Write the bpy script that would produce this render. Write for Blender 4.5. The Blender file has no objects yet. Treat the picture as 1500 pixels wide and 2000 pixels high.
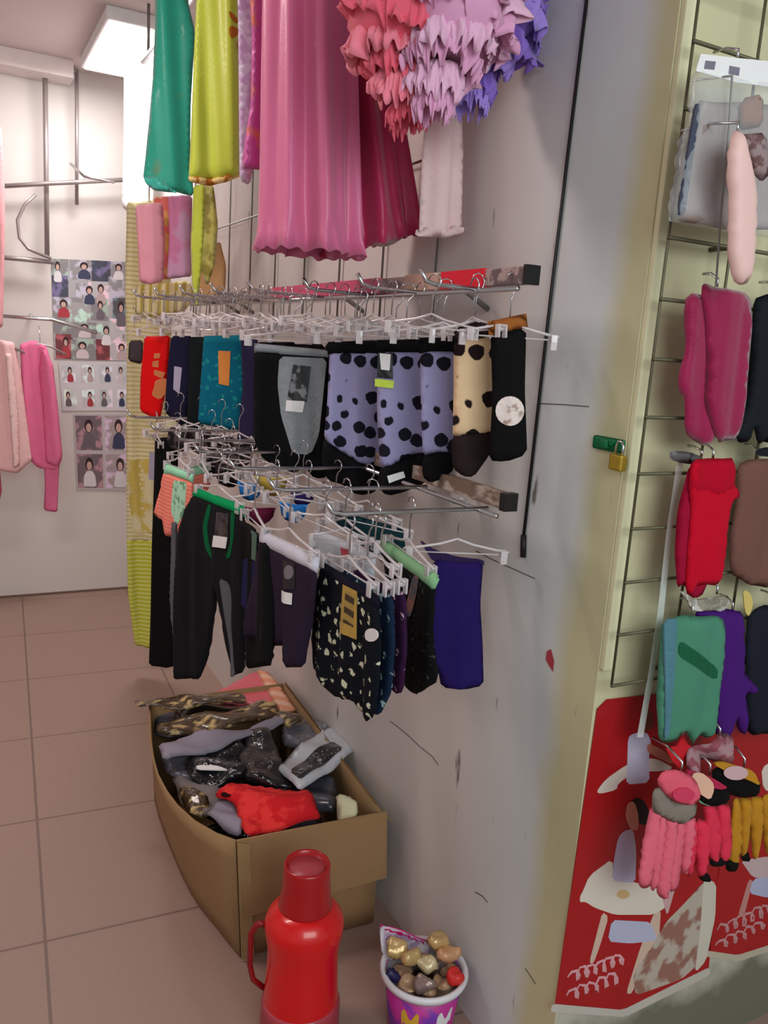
import bpy, bmesh, math, random
import numpy as np
from mathutils import Vector, Matrix, noise
from mathutils.geometry import delaunay_2d_cdt
random.seed(7)
scene = bpy.context.scene
COL = scene.collection
PI = math.pi

# ------------------------------------------------------------------ camera
F_PX, CXP, CYP, CAM_H = 1600.0, 750.0, 1000.0, 1.45      # frame 1500 x 2000
R_RIGHT = Vector((0.88695646, -0.45745716, 0.06357034))   # world direction of image right
R_UP = Vector((0.03587823, 0.2054718, 0.97800516))
R_FWD = Vector((0.46045737, 0.8651672, -0.1986573))
CAM = Vector((0, 0, CAM_H))
cd = bpy.data.cameras.new('camera')
cam = bpy.data.objects.new('camera', cd); COL.objects.link(cam)
m = Matrix.Identity(4)
for i in range(3):
    m[i][0] = R_RIGHT[i]; m[i][1] = R_UP[i]; m[i][2] = -R_FWD[i]; m[i][3] = CAM[i]
cam.matrix_world = m
cd.sensor_fit = 'VERTICAL'; cd.sensor_height = 36.0; cd.lens = 36.0*F_PX/2000.0
cd.clip_start = 0.02
scene.camera = cam

# ------------------------------------------------------------------ light and exposure
scene.view_settings.view_transform = 'Standard'
scene.view_settings.look = 'None'
scene.view_settings.gamma = 1.0
scene.view_settings.use_curve_mapping = False
scene.view_settings.exposure = 0.1
w = bpy.data.worlds.new('world'); scene.world = w; w.use_nodes = True
w.node_tree.nodes['Background'].inputs[0].default_value = (0.88, 0.95, 0.98, 1)
w.node_tree.nodes['Background'].inputs[1].default_value = 0.38

def area(name, loc, target, size, size_y, power, col):
    l = bpy.data.lights.new(name, 'AREA'); l.shape = 'RECTANGLE'
    l.size = size; l.size_y = size_y; l.energy = power; l.color = col
    o = bpy.data.objects.new(name, l); COL.objects.link(o); o.location = loc
    o.rotation_euler = (Vector(target)-Vector(loc)).to_track_quat('-Z', 'Y').to_euler()
    return o
area('tube_light_back', (0.75, 4.02, 2.615), (0.70, 4.02, 0), 0.3, 0.7, 17, (1.0, 0.95, 0.93))
area('tube_light_aisle', (-0.55, 2.1, 2.60), (-0.35, 2.1, 0), 0.25, 1.1, 19, (1.0, 0.86, 0.82))
area('shop_front_daylight', (0.4, -1.5, 2.15), (1.1, 1.2, 1.3), 2.0, 1.2, 44, (0.87, 0.97, 0.97))

# ------------------------------------------------------------------ pixel helpers
def ray(px, py):
    return R_RIGHT*(px-CXP) + R_UP*(CYP-py) + R_FWD*F_PX
def onX(px, py, X): d = ray(px, py); return CAM + d*(X/d.x)
def onY(px, py, Y): d = ray(px, py); return CAM + d*(Y/d.y)
def onZ(px, py, Z): d = ray(px, py); return CAM + d*((Z-CAM_H)/d.z)

class Frame:
    """vertical work plane of a thing: local x along the cloth, local -y towards the viewer's side, local z up"""
    def __init__(s, o, theta=0.0):
        s.o = Vector(o); s.a = -math.radians(theta)
        s.U = Vector((math.cos(s.a), math.sin(s.a), 0)); s.N = Vector((math.sin(s.a), -math.cos(s.a), 0)); s.H = False
    def loc(s, px, py, d=0.0):
        r = ray(px, py); p0 = s.o + s.N*d
        t = (p0-CAM).dot(s.N)/r.dot(s.N); q = CAM + r*t - s.o
        return (q.dot(s.U), q.z)
    def pts(s, l, d=0.0): return [s.loc(x, y, d) for x, y in l]
    def to(s, u, y, v): return Vector((u, y, v))
class FrameH:
    """horizontal work plane"""
    def __init__(s, o): s.o = Vector(o); s.a = 0; s.H = True
    def loc(s, px, py, d=0.0):
        q = onZ(px, py, s.o.z+d) - s.o; return (q.x, q.y)
    def pts(s, l, d=0.0): return [s.loc(x, y, d) for x, y in l]
    def to(s, u, y, v): return Vector((u, v, -y))

# ------------------------------------------------------------------ materials
def lin(c):
    return tuple((x/255/12.92 if x/255 <= .04045 else ((x/255+.055)/1.055)**2.4) for x in c) + (1,)
MATS = {}
def mat(name, rgb, rough=.8, metal=0, var=.12, scale=14, bump=.0, bscale=200, alpha=1, trans=0, sheen=0, rgb2=None, pat=None, pscale=20, thr=.5, emit=0, coat=0, stretch=(1, 1, 1), ior=1.45, spec=None, bdist=.004):
    if name in MATS: return MATS[name]
    m = bpy.data.materials.new(name); m.use_nodes = True; nt = m.node_tree; N = nt.nodes; L = nt.links
    b = N['Principled BSDF']
    b.inputs['Roughness'].default_value = rough; b.inputs['Metallic'].default_value = metal
    b.inputs['Alpha'].default_value = alpha; b.inputs['Transmission Weight'].default_value = trans
    b.inputs['Sheen Weight'].default_value = sheen; b.inputs['Coat Weight'].default_value = coat
    b.inputs['IOR'].default_value = ior
    if spec is not None: b.inputs['Specular IOR Level'].default_value = spec
    tc = N.new('ShaderNodeTexCoord'); mp = N.new('ShaderNodeMapping'); L.new(tc.outputs['Object'], mp.inputs[0])
    mp.inputs['Scale'].default_value = stretch
    nz = N.new('ShaderNodeTexNoise'); nz.inputs['Scale'].default_value = scale; nz.inputs['Detail'].default_value = 4
    L.new(mp.outputs[0], nz.inputs['Vector'])
    c = lin(rgb)
    mix = N.new('ShaderNodeMix'); mix.data_type = 'RGBA'
    mix.inputs[6].default_value = tuple(x*(1-var) for x in c[:3])+(1,); mix.inputs[7].default_value = tuple(min(1, x*(1+var)) for x in c[:3])+(1,)
    L.new(nz.outputs[0], mix.inputs[0]); out = mix.outputs[2]
    if pat:
        c2 = lin(rgb2)
        if pat in ('dots', 'flowers', 'blotch'):
            if pat == 'blotch':
                v = N.new('ShaderNodeTexNoise'); v.inputs['Scale'].default_value = pscale; v.inputs['Detail'].default_value = 2; fo = v.outputs[0]
                src = mp.outputs[0]
            else:
                v = N.new('ShaderNodeTexVoronoi'); v.inputs['Scale'].default_value = pscale; v.inputs['Randomness'].default_value = .65
                fo = v.outputs['Distance']
                n2 = N.new('ShaderNodeTexNoise'); n2.inputs['Scale'].default_value = pscale*2.2
                ad = N.new('ShaderNodeMix'); ad.data_type = 'VECTOR'; ad.inputs[0].default_value = .010 if pat == 'dots' else .02
                flat = N.new('ShaderNodeVectorMath'); flat.operation = 'MULTIPLY'; flat.inputs[1].default_value = (1, 0, 1)
                L.new(mp.outputs[0], flat.inputs[0]); L.new(flat.outputs[0], n2.inputs['Vector'])
                L.new(flat.outputs[0], ad.inputs[4]); L.new(n2.outputs['Color'], ad.inputs[5]); src = ad.outputs[1]
            L.new(src, v.inputs['Vector'])
            cr = N.new('ShaderNodeValToRGB'); L.new(fo, cr.inputs[0])
            cr.color_ramp.elements[0].position = thr-.02; cr.color_ramp.elements[1].position = thr+.02
            if pat == 'blotch': cr.color_ramp.elements[0].position = thr-.05; cr.color_ramp.elements[1].position = thr+.05
            cr.color_ramp.elements[0].color = (1, 1, 1, 1); cr.color_ramp.elements[1].color = (0, 0, 0, 1); f = cr.outputs[0]
        else:
            v = N.new('ShaderNodeTexWave'); v.inputs['Scale'].default_value = pscale; v.bands_direction = {'hstripe': 'Z', 'vstripe': 'X', 'dstripe': 'DIAGONAL'}[pat]
            v.inputs['Distortion'].default_value = .6 if pat == 'hstripe' else .2
            L.new(mp.outputs[0], v.inputs['Vector'])
            cr = N.new('ShaderNodeValToRGB'); L.new(v.outputs[0], cr.inputs[0])
            cr.color_ramp.elements[0].position = max(0, thr-.15); cr.color_ramp.elements[1].position = min(1, thr+.15); f = cr.outputs[0]
        mx = N.new('ShaderNodeMix'); mx.data_type = 'RGBA'; L.new(f, mx.inputs[0]); L.new(out, mx.inputs[6]); mx.inputs[7].default_value = c2
        out = mx.outputs[2]
    L.new(out, b.inputs['Base Color'])
    if emit:
        b.inputs['Emission Color'].default_value = c; b.inputs['Emission Strength'].default_value = emit
    if bump:
        bn = N.new('ShaderNodeTexNoise'); bn.inputs['Scale'].default_value = bscale; bn.inputs['Detail'].default_value = 3
        L.new(mp.outputs[0], bn.inputs['Vector'])
        bp = N.new('ShaderNodeBump'); bp.inputs['Strength'].default_value = bump; bp.inputs['Distance'].default_value = bdist
        L.new(bn.outputs[0], bp.inputs['Height']); L.new(bp.outputs[0], b.inputs['Normal'])
    MATS[name] = m; return m
def cloth(name, rgb, **k):
    k.setdefault('rough', .88); k.setdefault('bump', .25); k.setdefault('bscale', 320); k.setdefault('sheen', 0); k.setdefault('spec', .15 if sum(rgb) < 260 else .3)
    return mat(name, rgb, **k)
def film(name='clear_film', rgb=(235, 238, 240), alpha=.28, rough=.12):
    return mat(name, rgb, rough=rough, alpha=alpha, var=.02, bump=.6, bscale=30)

# ------------------------------------------------------------------ object helpers
def link(name, me, m, parent=None, loc=None, rz=0):
    o = bpy.data.objects.new(name, me); COL.objects.link(o)
    if m: me.materials.append(m)
    if parent: o.parent = parent
    if loc is not None: o.location = loc
    o.rotation_euler = (0, 0, rz)
    return o
def tag(o, label=None, cat=None, group=None, kind=None):
    if label: o['label'] = label
    if cat: o['category'] = cat
    if group: o['group'] = group
    if kind: o['kind'] = kind
    return o
def thing(name, label, cat, fr, group=None):
    o = bpy.data.objects.new(name, None); COL.objects.link(o); o.empty_display_size = .05
    if isinstance(fr, (Frame, FrameH)): o.location = fr.o; o.rotation_euler = (0, 0, fr.a)
    else: o.location = fr
    return tag(o, label, cat, group)
def from_bm(name, bm, m, parent=None, smooth=False, loc=None, rz=0):
    me = bpy.data.meshes.new(name)
    bmesh.ops.recalc_face_normals(bm, faces=bm.faces)
    bm.to_mesh(me); bm.free()
    if smooth:
        for p in me.polygons: p.use_smooth = True
    return link(name, me, m, parent, loc, rz)
def add_box(bm, lo, hi, bev=0):
    lo = Vector(lo); hi = Vector(hi)
    r = bmesh.ops.create_cube(bm, size=1, matrix=Matrix.Translation((lo+hi)/2) @ Matrix.Diagonal((*(hi-lo), 1)))
    if bev:
        es = list({e for v in r['verts'] for e in v.link_edges})
        bmesh.ops.bevel(bm, geom=es, offset=bev, segments=2, affect='EDGES', profile=.6)
def box(name, lo, hi, m, parent=None, bev=0):
    bm = bmesh.new(); add_box(bm, lo, hi, bev); return from_bm(name, bm, m, parent)
def add_tube(bm, pts, r, n=8, closed=False):
    pts = [Vector(p) for p in pts]; rings = []; up = None
    for i, p in enumerate(pts):
        t = (pts[min(i+1, len(pts)-1)]-pts[max(i-1, 0)]).normalized()
        if up is None: up = t.orthogonal().normalized()
        up = (up - t*up.dot(t)).normalized(); s = t.cross(up)
        rr = r[i] if isinstance(r, (list, tuple)) else r
        rings.append([bm.verts.new(p + (up*math.cos(2*PI*k/n)+s*math.sin(2*PI*k/n))*rr) for k in range(n)])
    for a, b in zip(rings, rings[1:]):
        for k in range(n): bm.faces.new((a[k], a[(k+1) % n], b[(k+1) % n], b[k]))
    bm.faces.new(rings[0][::-1]); bm.faces.new(rings[-1])
def tube(name, pts, r, m, parent=None, n=8):
    bm = bmesh.new(); add_tube(bm, pts, r, n); return from_bm(name, bm, m, parent, True)
def lathe(name, prof, m, parent=None, n=48, c=(0, 0, 0), smooth=True, wob=None):
    bm = bmesh.new(); rings = []
    for r, z in prof:
        ring = []
        for k in range(n):
            a = 2*PI*k/n; rr = r*(1+(wob(a, z) if wob else 0)); ring.append(bm.verts.new((c[0]+rr*math.cos(a), c[1]+rr*math.sin(a), c[2]+z)))
        rings.append(ring)
    for a, b in zip(rings, rings[1:]):
        for k in range(n): bm.faces.new((a[k], a[(k+1) % n], b[(k+1) % n], b[k]))
    if prof[0][0] > 1e-4: bm.faces.new(rings[0][::-1])
    if prof[-1][0] > 1e-4: bm.faces.new(rings[-1])
    bmesh.ops.remove_doubles(bm, verts=bm.verts, dist=1e-5)
    o = from_bm(name, bm, m, parent, smooth)
    return o
def chaikin(p, n):
    for _ in range(n):
        q = []
        for i in range(len(p)):
            a = p[i]; b = p[(i+1) % len(p)]; k = min(.22, .009/(math.hypot(a[0]-b[0], a[1]-b[1])+1e-9))
            q += [(a[0]*(1-k)+b[0]*k, a[1]*(1-k)+b[1]*k), (a[0]*k+b[0]*(1-k), a[1]*k+b[1]*(1-k))]
        p = q
    return p
def dens(p, s):
    q = []
    for i in range(len(p)):
        a = p[i]; b = p[(i+1) % len(p)]; L = math.hypot(b[0]-a[0], b[1]-a[1]); n = max(1, int(L/s))
        for k in range(n): q.append((a[0]+(b[0]-a[0])*k/n, a[1]+(b[1]-a[1])*k/n))
    return q
def slab(name, fr, parent, uv, m, t=.006, d=0.0, res=.011, fold=None, smooth=1, rad=None, jit=.0):
    """closed cloth body: outline filled, pillowed to thickness t each side, waved by fold(u, v)"""
    kf = .8 if fr.H else .58
    t *= kf; d *= kf
    if rad is not None: rad *= .5
    p = chaikin(uv, smooth) if smooth else list(uv)
    p = dens(p, res)
    P = np.array(p); lo = P.min(0); hi = P.max(0)
    if (hi-lo).max() > 60*res: res = (hi-lo).max()/60
    A = P; B = np.roll(P, -1, 0); AB = B-A; L2 = (AB**2).sum(1)+1e-12
    def dist(q):
        tt = np.clip(((q-A)*AB).sum(1)/L2, 0, 1); return math.sqrt((((A+AB*tt[:, None])-q)**2).sum(1).min())
    def inside(q):
        x, y = q; c = ((A[:, 1] > y) != (B[:, 1] > y)) & (x < (B[:, 0]-A[:, 0])*(y-A[:, 1])/(B[:, 1]-A[:, 1]+1e-15)+A[:, 0]); return c.sum() % 2 == 1
    pts = [tuple(x) for x in P]; nb = len(pts)
    iu = 0; y = lo[1]+res*.5
    while y < hi[1]:
        x = lo[0]+res*(.5 if iu % 2 else .1)
        while x < hi[0]:
            if inside((x, y)) and dist((x, y)) > res*.42: pts.append((x, y))
            x += res
        y += res*.87; iu += 1
    vs, es, fs, *_ = delaunay_2d_cdt([Vector(q) for q in pts], [(i, (i+1) % nb) for i in range(nb)], [], 1, 1e-6)
    V = [(v.x, v.y) for v in vs]
    D = [dist(np.array(q)) for q in V]
    if rad is None: rad = max(t*1.6, .004)
    bm = bmesh.new(); fr_v = []; bk_v = []; thin = t < .0024
    for (u, v), dd in zip(V, D):
        if thin:
            f = fold(u, v) if fold else 0
            fr_v.append(bm.verts.new(fr.to(u, -(d+t+f), v))); bk_v.append(bm.verts.new(fr.to(u, -(d-t+f), v))); continue
        k = min(dd/rad, 1.0); h = t*math.sqrt(max(0, 1-(1-k)**2)) if dd > 1e-5 else 0
        f = fold(u, v) if fold else 0
        a = bm.verts.new(fr.to(u, -(d+h+f), v)); fr_v.append(a)
        bk_v.append(a if h == 0 else bm.verts.new(fr.to(u, -(d-h+f), v)))
    for f in fs:
        a = [fr_v[i] for i in f]; b = [bk_v[i] for i in f][::-1]
        try: bm.faces.new(a)
        except ValueError: pass
        if set(a) != set(b):
            try: bm.faces.new(b)
            except ValueError: pass
    if thin:
        ix = {v: i for i, v in enumerate(fr_v)}
        for e in [e for e in bm.edges if len(e.link_faces) == 1 and e.verts[0] in ix and e.verts[1] in ix]:
            i, j = ix[e.verts[0]], ix[e.verts[1]]
            bm.faces.new((fr_v[i], fr_v[j], bk_v[j], bk_v[i]))
    return from_bm(name, bm, m, parent, not thin)
def wave(amp, lam, ph=0., drift=0., top=None, h=.3):
    """vertical folds that grow downwards from top"""
    def f(u, v):
        k = 1 if top is None else min(1, max(0.04, (top-v)/h))
        return amp*k*(math.sin(2*PI*u/lam+ph+drift*v)+.4*math.sin(2*PI*u/lam*2.3+ph*2+v*9))
    return f
def crumple(amp, s, ph=0.):
    def f(u, v): return amp*(math.sin(u*s+ph+2*math.sin(v*s*.7))+math.sin(v*s*1.3+ph*1.7+1.5*math.sin(u*s*.9)))
    return f
def disc(cx, cy, rx, ry, n=20): return [(cx+rx*math.cos(2*PI*k/n), cy+ry*math.sin(2*PI*k/n)) for k in range(n)]
def rect(x0, y0, x1, y1): return [(x0, y0), (x1, y0), (x1, y1), (x0, y1)]

M_steel = mat('chrome_steel', (205, 205, 208), rough=.22, metal=1, var=.03)
M_dull = mat('dull_steel', (150, 148, 145), rough=.4, metal=.8, var=.06)
M_hang = mat('clear_hanger_plastic', (232, 222, 224), rough=.10, alpha=.62, var=.03, coat=1)
M_white = mat('white_card', (235, 232, 232), rough=.6, var=.04)
M_black = cloth('black_knit', (16, 15, 17), var=.2)

# ------------------------------------------------------------------ the setting
W, YC, YB, ZC = 0.9636, 0.993, 4.63, 2.68
def wallmat():
    m = mat('limewashed_wall', (216, 207, 203), rough=.9, var=.05, scale=3, bump=.25, bscale=18)
    nt = m.node_tree; N = nt.nodes; L = nt.links; b = N['Principled BSDF']
    base = b.inputs['Base Color'].links[0].from_socket
    geo = N.new('ShaderNodeNewGeometry'); sep = N.new('ShaderNodeSeparateXYZ'); L.new(geo.outputs['Position'], sep.inputs[0])
    nz = N.new('ShaderNodeTexNoise'); nz.inputs['Scale'].default_value = 5; nz.inputs['Detail'].default_value = 6; L.new(geo.outputs['Position'], nz.inputs['Vector'])
    # wall colour blends to a cooler white around the cord and on to the corner
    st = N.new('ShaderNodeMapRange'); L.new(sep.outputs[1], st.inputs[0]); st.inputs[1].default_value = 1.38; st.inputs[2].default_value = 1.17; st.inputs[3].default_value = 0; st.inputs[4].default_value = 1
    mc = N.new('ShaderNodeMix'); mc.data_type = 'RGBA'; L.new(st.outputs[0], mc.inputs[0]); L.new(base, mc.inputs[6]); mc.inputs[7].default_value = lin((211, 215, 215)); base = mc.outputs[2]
    # yellow-green paint that laps round the corner with a ragged edge, grimy lower down
    a = N.new('ShaderNodeMath'); a.operation = 'MULTIPLY_ADD'; L.new(nz.outputs[0], a.inputs[0]); a.inputs[1].default_value = .07; L.new(sep.outputs[1], a.inputs[2])
    zr = N.new('ShaderNodeMapRange'); L.new(sep.outputs[2], zr.inputs[0]); zr.inputs[1].default_value = 1.9; zr.inputs[2].default_value = .8; zr.inputs[3].default_value = 0.0; zr.inputs[4].default_value = -.045
    a2 = N.new('ShaderNodeMath'); a2.operation = 'ADD'; L.new(a.outputs[0], a2.inputs[0]); L.new(zr.outputs[0], a2.inputs[1])
    r = N.new('ShaderNodeMapRange'); L.new(a2.outputs[0], r.inputs[0]); r.inputs[1].default_value = YC+.115; r.inputs[2].default_value = YC+.06; r.inputs[3].default_value = 0; r.inputs[4].default_value = 1
    mx = N.new('ShaderNodeMix'); mx.data_type = 'RGBA'; L.new(r.outputs[0], mx.inputs[0]); L.new(base, mx.inputs[6]); mx.inputs[7].default_value = lin((204, 198, 158))
    # scuffs and scratches
    n3 = N.new('ShaderNodeTexNoise'); n3.inputs['Scale'].default_value = 22; n3.inputs['Detail'].default_value = 5
    mpp = N.new('ShaderNodeMapping'); mpp.inputs['Rotation'].default_value = (.6, 0, 0); mpp.inputs['Scale'].default_value = (1, 1, .25); L.new(geo.outputs['Position'], mpp.inputs[0]); L.new(mpp.outputs[0], n3.inputs['Vector'])
    cr = N.new('ShaderNodeValToRGB'); L.new(n3.outputs[0], cr.inputs[0]); cr.color_ramp.elements[0].position = .7; cr.color_ramp.elements[1].position = .76
    m2 = N.new('ShaderNodeMix'); m2.data_type = 'RGBA'; L.new(cr.outputs[0], m2.inputs[0]); L.new(mx.outputs[2], m2.inputs[6]); m2.inputs[7].default_value = lin((120, 112, 108))
    L.new(m2.outputs[2], b.inputs['Base Color'])
    return m
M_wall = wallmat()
def creammat():
    m = mat('cream_wall', (205, 197, 160), rough=.85, var=.1, scale=4, bump=.25, bscale=20)
    nt = m.node_tree; N = nt.nodes; L = nt.links; b = N['Principled BSDF']; base = b.inputs['Base Color'].links[0].from_socket
    geo = N.new('ShaderNodeNewGeometry'); sep = N.new('ShaderNodeSeparateXYZ'); L.new(geo.outputs['Position'], sep.inputs[0])
    nz = N.new('ShaderNodeTexNoise'); nz.inputs['Scale'].default_value = 9; nz.inputs['Detail'].default_value = 6; L.new(geo.outputs['Position'], nz.inputs['Vector'])
    a = N.new('ShaderNodeMath'); a.operation = 'MULTIPLY_ADD'; L.new(nz.outputs[0], a.inputs[0]); a.inputs[1].default_value = .22; L.new(sep.outputs[2], a.inputs[2])
    for hi, lo, c in ((.40, .36, (188, 182, 168)), (.33, .24, (112, 110, 94))):       # bare plaster, then mould and dirt along the foot of the wall
        r = N.new('ShaderNodeMapRange'); L.new(a.outputs[0], r.inputs[0]); r.inputs[1].default_value = hi; r.inputs[2].default_value = lo; r.inputs[3].default_value = 0; r.inputs[4].default_value = 1
        mx = N.new('ShaderNodeMix'); mx.data_type = 'RGBA'; L.new(r.outputs[0], mx.inputs[0]); L.new(base, mx.inputs[6]); mx.inputs[7].default_value = lin(c); base = mx.outputs[2]
    L.new(base, b.inputs['Base Color']); return m
M_cream = creammat()
M_back = mat('back_wall_paint', (222, 216, 212), rough=.9, var=.03, scale=2)
M_ceil = mat('ceiling_paint', (214, 200, 200), rough=.9, var=.03, scale=2)
def floormat():
    m = mat('floor_tile', (158, 130, 118), rough=.5, var=.06, scale=60)
    nt = m.node_tree; N = nt.nodes; L = nt.links; b = N['Principled BSDF']
    base = b.inputs['Base Color'].links[0].from_socket
    geo = N.new('ShaderNodeNewGeometry'); mp = N.new('ShaderNodeMapping'); L.new(geo.outputs['Position'], mp.inputs[0])
    mp.inputs['Location'].default_value = (FL_X, FL_Y, 0); mp.inputs['Rotation'].default_value = (0, 0, math.radians(2.9))
    br = N.new('ShaderNodeTexBrick'); br.offset = 0; br.inputs['Scale'].default_value = 1; br.inputs['Brick Width'].default_value = FL_W; br.inputs['Row Height'].default_value = FL_H
    br.inputs['Mortar Size'].default_value = .0045; br.inputs['Mortar Smooth'].default_value = .3
    br.inputs['Color1'].default_value = (0, 0, 0, 1); br.inputs['Color2'].default_value = (0, 0, 0, 1); br.inputs['Mortar'].default_value = (1, 1, 1, 1)
    L.new(mp.outputs[0], br.inputs['Vector'])
    mx = N.new('ShaderNodeMix'); mx.data_type = 'RGBA'; L.new(br.outputs['Color'], mx.inputs[0]); L.new(base, mx.inputs[6]); mx.inputs[7].default_value = lin((124, 100, 92))
    L.new(mx.outputs[2], b.inputs['Base Color'])
    return m
FL_X, FL_Y, FL_W, FL_H = -0.053, -0.246, .54, .54
M_floor = floormat()
def struct(name, lo, hi, m, bev=0): return tag(box(name, lo, hi, m, bev=bev), kind='structure')
struct('floor', (-2.2, -1.2, -.1), (3.2, YB+.2, 0), M_floor)
struct('ceiling', (-2.2, -.2, ZC), (3.2, YB+.2, ZC+.1), M_ceil)
struct('wall_back', (-2.2, YB, 0), (W+.1, YB+.15, ZC), M_back)
struct('wall_left', (-2.2, -.2, 0), (-2.05, YB, ZC), M_back)
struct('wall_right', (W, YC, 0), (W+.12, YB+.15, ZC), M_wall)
struct('wall_front', (W+.001, YC, 0), (3.2, YC+.12, ZC), M_cream)
struct('baseboard_back', (-2.05, YB-.006, 0), (W, YB, .012), mat('grime', (120, 98, 88), var=.2))
# batten that runs down the corner of the cream wall
struct('trim_1', (W+.002, YC-.012, .93), (W+.024, YC, ZC), mat('cream_batten', (222, 216, 178), rough=.6, var=.06), .003)
# curtain beam under the ceiling at the back
struct('trim_2', (-.6, YB-.16, 2.60), (.56, YB, ZC), mat('beam_paint', (226, 216, 214), rough=.8), .004)

# ------------------------------------------------------------------ racks on the right-hand wall
ZU, ZL = 1.555, 1.185                                    # rail heights, upper and lower
def rack(name, label, z, ys, x0s, beam_y1, beam_mat):
    r = thing(name, label, 'rack', (W, 1.1, z))
    o = Vector((W, 1.1, z))
    def L(x, y, zz): return Vector((x, y, zz))-o
    bm = bmesh.new(); add_box(bm, L(.815, 1.10, z+.006), L(.835, beam_y1, z+.034), .002); from_bm('wooden_beam', bm, beam_mat, r)
    for y in (1.42, 2.0, 2.9, beam_y1-.08):
        tube('wall_bracket', [L(.835, y, z+.015), L(.90, y, z+.015), L(W, y, z-.02)], .006, M_dull, r)
    for y, x0 in zip(ys, x0s):
        tube('arm', [L(.815, y, z+.0), L(x0+.02, y, z), L(x0, y, z+.004), L(x0-.012, y, z+.022)], .004, M_steel, r)
    tube('cross_rail', [L(.80, 1.10, z-.003), L(.80, beam_y1, z-.003)], .0045, M_steel, r)
    return r, L
US = [1.22, 1.42, 1.64, 1.88, 2.12, 2.36, 2.60, 2.82]; UX = [.70, .68, .66, .62, .60, .58, .56, .54]
LS = [1.15, 1.36, 1.60, 1.84, 2.05, 2.26, 2.60]; LX = [.52, .50, .50, .49, .50, .48, .48]
M_beamU = mat('printed_beam_wrap', (176, 150, 146), rough=.45, pat='blotch', rgb2=(110, 92, 92), pscale=40, thr=.5)
M_beamL = mat('worn_beam', (122, 98, 84), rough=.6, pat='blotch', rgb2=(178, 160, 148), pscale=45, thr=.42, stretch=(1, .4, 1))
ru, LU = rack('hanger_rack', 'upper wall rack with printed beam and short steel arms full of clear clip hangers', ZU, US, UX, 3.15, M_beamU)
rl, LL = rack('hanger_rack', 'lower wall rack with worn brown beam behind trousers and shorts', ZL, LS, LX, 3.05, M_beamL)
def beam_patch(name, y0, y1, rgb, r, L, z, lab=None):
    o = box(name, L(.811, y0, z+.005), L(.8375, y1, z+.0355), mat('patch_%d_%d_%d' % rgb, rgb, rough=.4), r)
    if lab: o['label'] = lab
beam_patch('beam_end_cap', 1.096, 1.106, (14, 14, 16), ru, LU, ZU, 'black end cap')
beam_patch('wrapping_strip', 1.22, 1.36, (228, 22, 48), ru, LU, ZU, 'red wrapping strip')
beam_patch('wrapping_strip', 1.37, 1.50, (196, 158, 140), ru, LU, ZU, 'tan wrapping strip')
beam_patch('wrapping_strip', 1.62, 2.30, (206, 70, 112), ru, LU, ZU, 'pink wrapping strip')
beam_patch('beam_end_cap', 1.096, 1.112, (20, 16, 15), rl, LL, ZL, 'dark end cap')

# one clear clip hanger; its empty sits where the hook rests on the rail
def hanger_parts(wd, root, arch=.02):
    k = wd/2
    hook = [(0.0, 0, -.045)] + [(.012*math.sin(a), 0, -.010-.012*math.cos(a)+.0145) for a in [PI*(i/7) for i in range(0, 8)]] + [(-.010, 0, .012), (-.014, 0, .002)]
    hook = [(0, 0, -.075), (0, 0, -.03), (.004, 0, -.018), (.013, 0, -.008), (.0155, 0, .004), (.010, 0, .015), (0, 0, .019), (-.010, 0, .015), (-.0145, 0, .005)]
    tube('hook', hook, .0016, M_steel, root, 6)
    bm = bmesh.new(); add_tube(bm, [(-k, 0, -.098), (-k*.75, 0, -.094), (-k*.3, 0, -.084), (0, 0, -.072), (k*.3, 0, -.084), (k*.75, 0, -.094), (k, 0, -.098)], .0030, 7)
    add_tube(bm, [(-k*.95, 0, -.104), (k*.95, 0, -.104)], .0018, 6)
    from_bm('shoulder_bar', bm, M_hang, root, True)
    for s in (-1, 1):
        bm = bmesh.new(); c = s*(k-.012)
        add_box(bm, (c-.007, -.009, -.124), (c+.007, -.0055, -.094), .001); add_box(bm, (c-.007, .0055, -.124), (c+.007, .009, -.094), .001)
        add_tube(bm, [(c-.005, 0, -.104), (c+.005, 0, -.104)], .0055, 8)
        from_bm('clip', bm, M_hang, root, True)
hang0 = thing('clip_hanger', 'clear plastic clip hanger', 'hanger', (0, 0, 0))
hanger_parts(.22, hang0)
used_h = []
def hanger(x, y, z, theta, wd, label, group=None, tilt=0, sz=.85):
    if not used_h: r = hang0; used_h.append(1)
    else:
        r = hang0.copy(); COL.objects.link(r)
        for ch in list(hang0.children): c = ch.copy(); COL.objects.link(c); c.parent = r
    r.location = (x, y, z); r.rotation_euler = (0, tilt, -math.radians(theta)); r.scale = (wd/.22, 1, sz)
    r['label'] = label
    if group: r['group'] = group
    return r

# ---- garments that hang on the racks
def garment(name, label, cat, px, py, Y, theta, group=None, on=None):
    """frame at the middle of the waistband"""
    fr = Frame(onY(px, py, Y), theta); return thing(name, label, cat, fr, group), fr
def on_hanger(fr, zr, wd, lab, theta=None, dz=.104, group=None):
    th = -math.degrees(fr.a) if theta is None else theta
    hanger(fr.o.x, fr.o.y, min(fr.o.z+dz, zr+.01), th, wd, lab, group)

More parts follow.
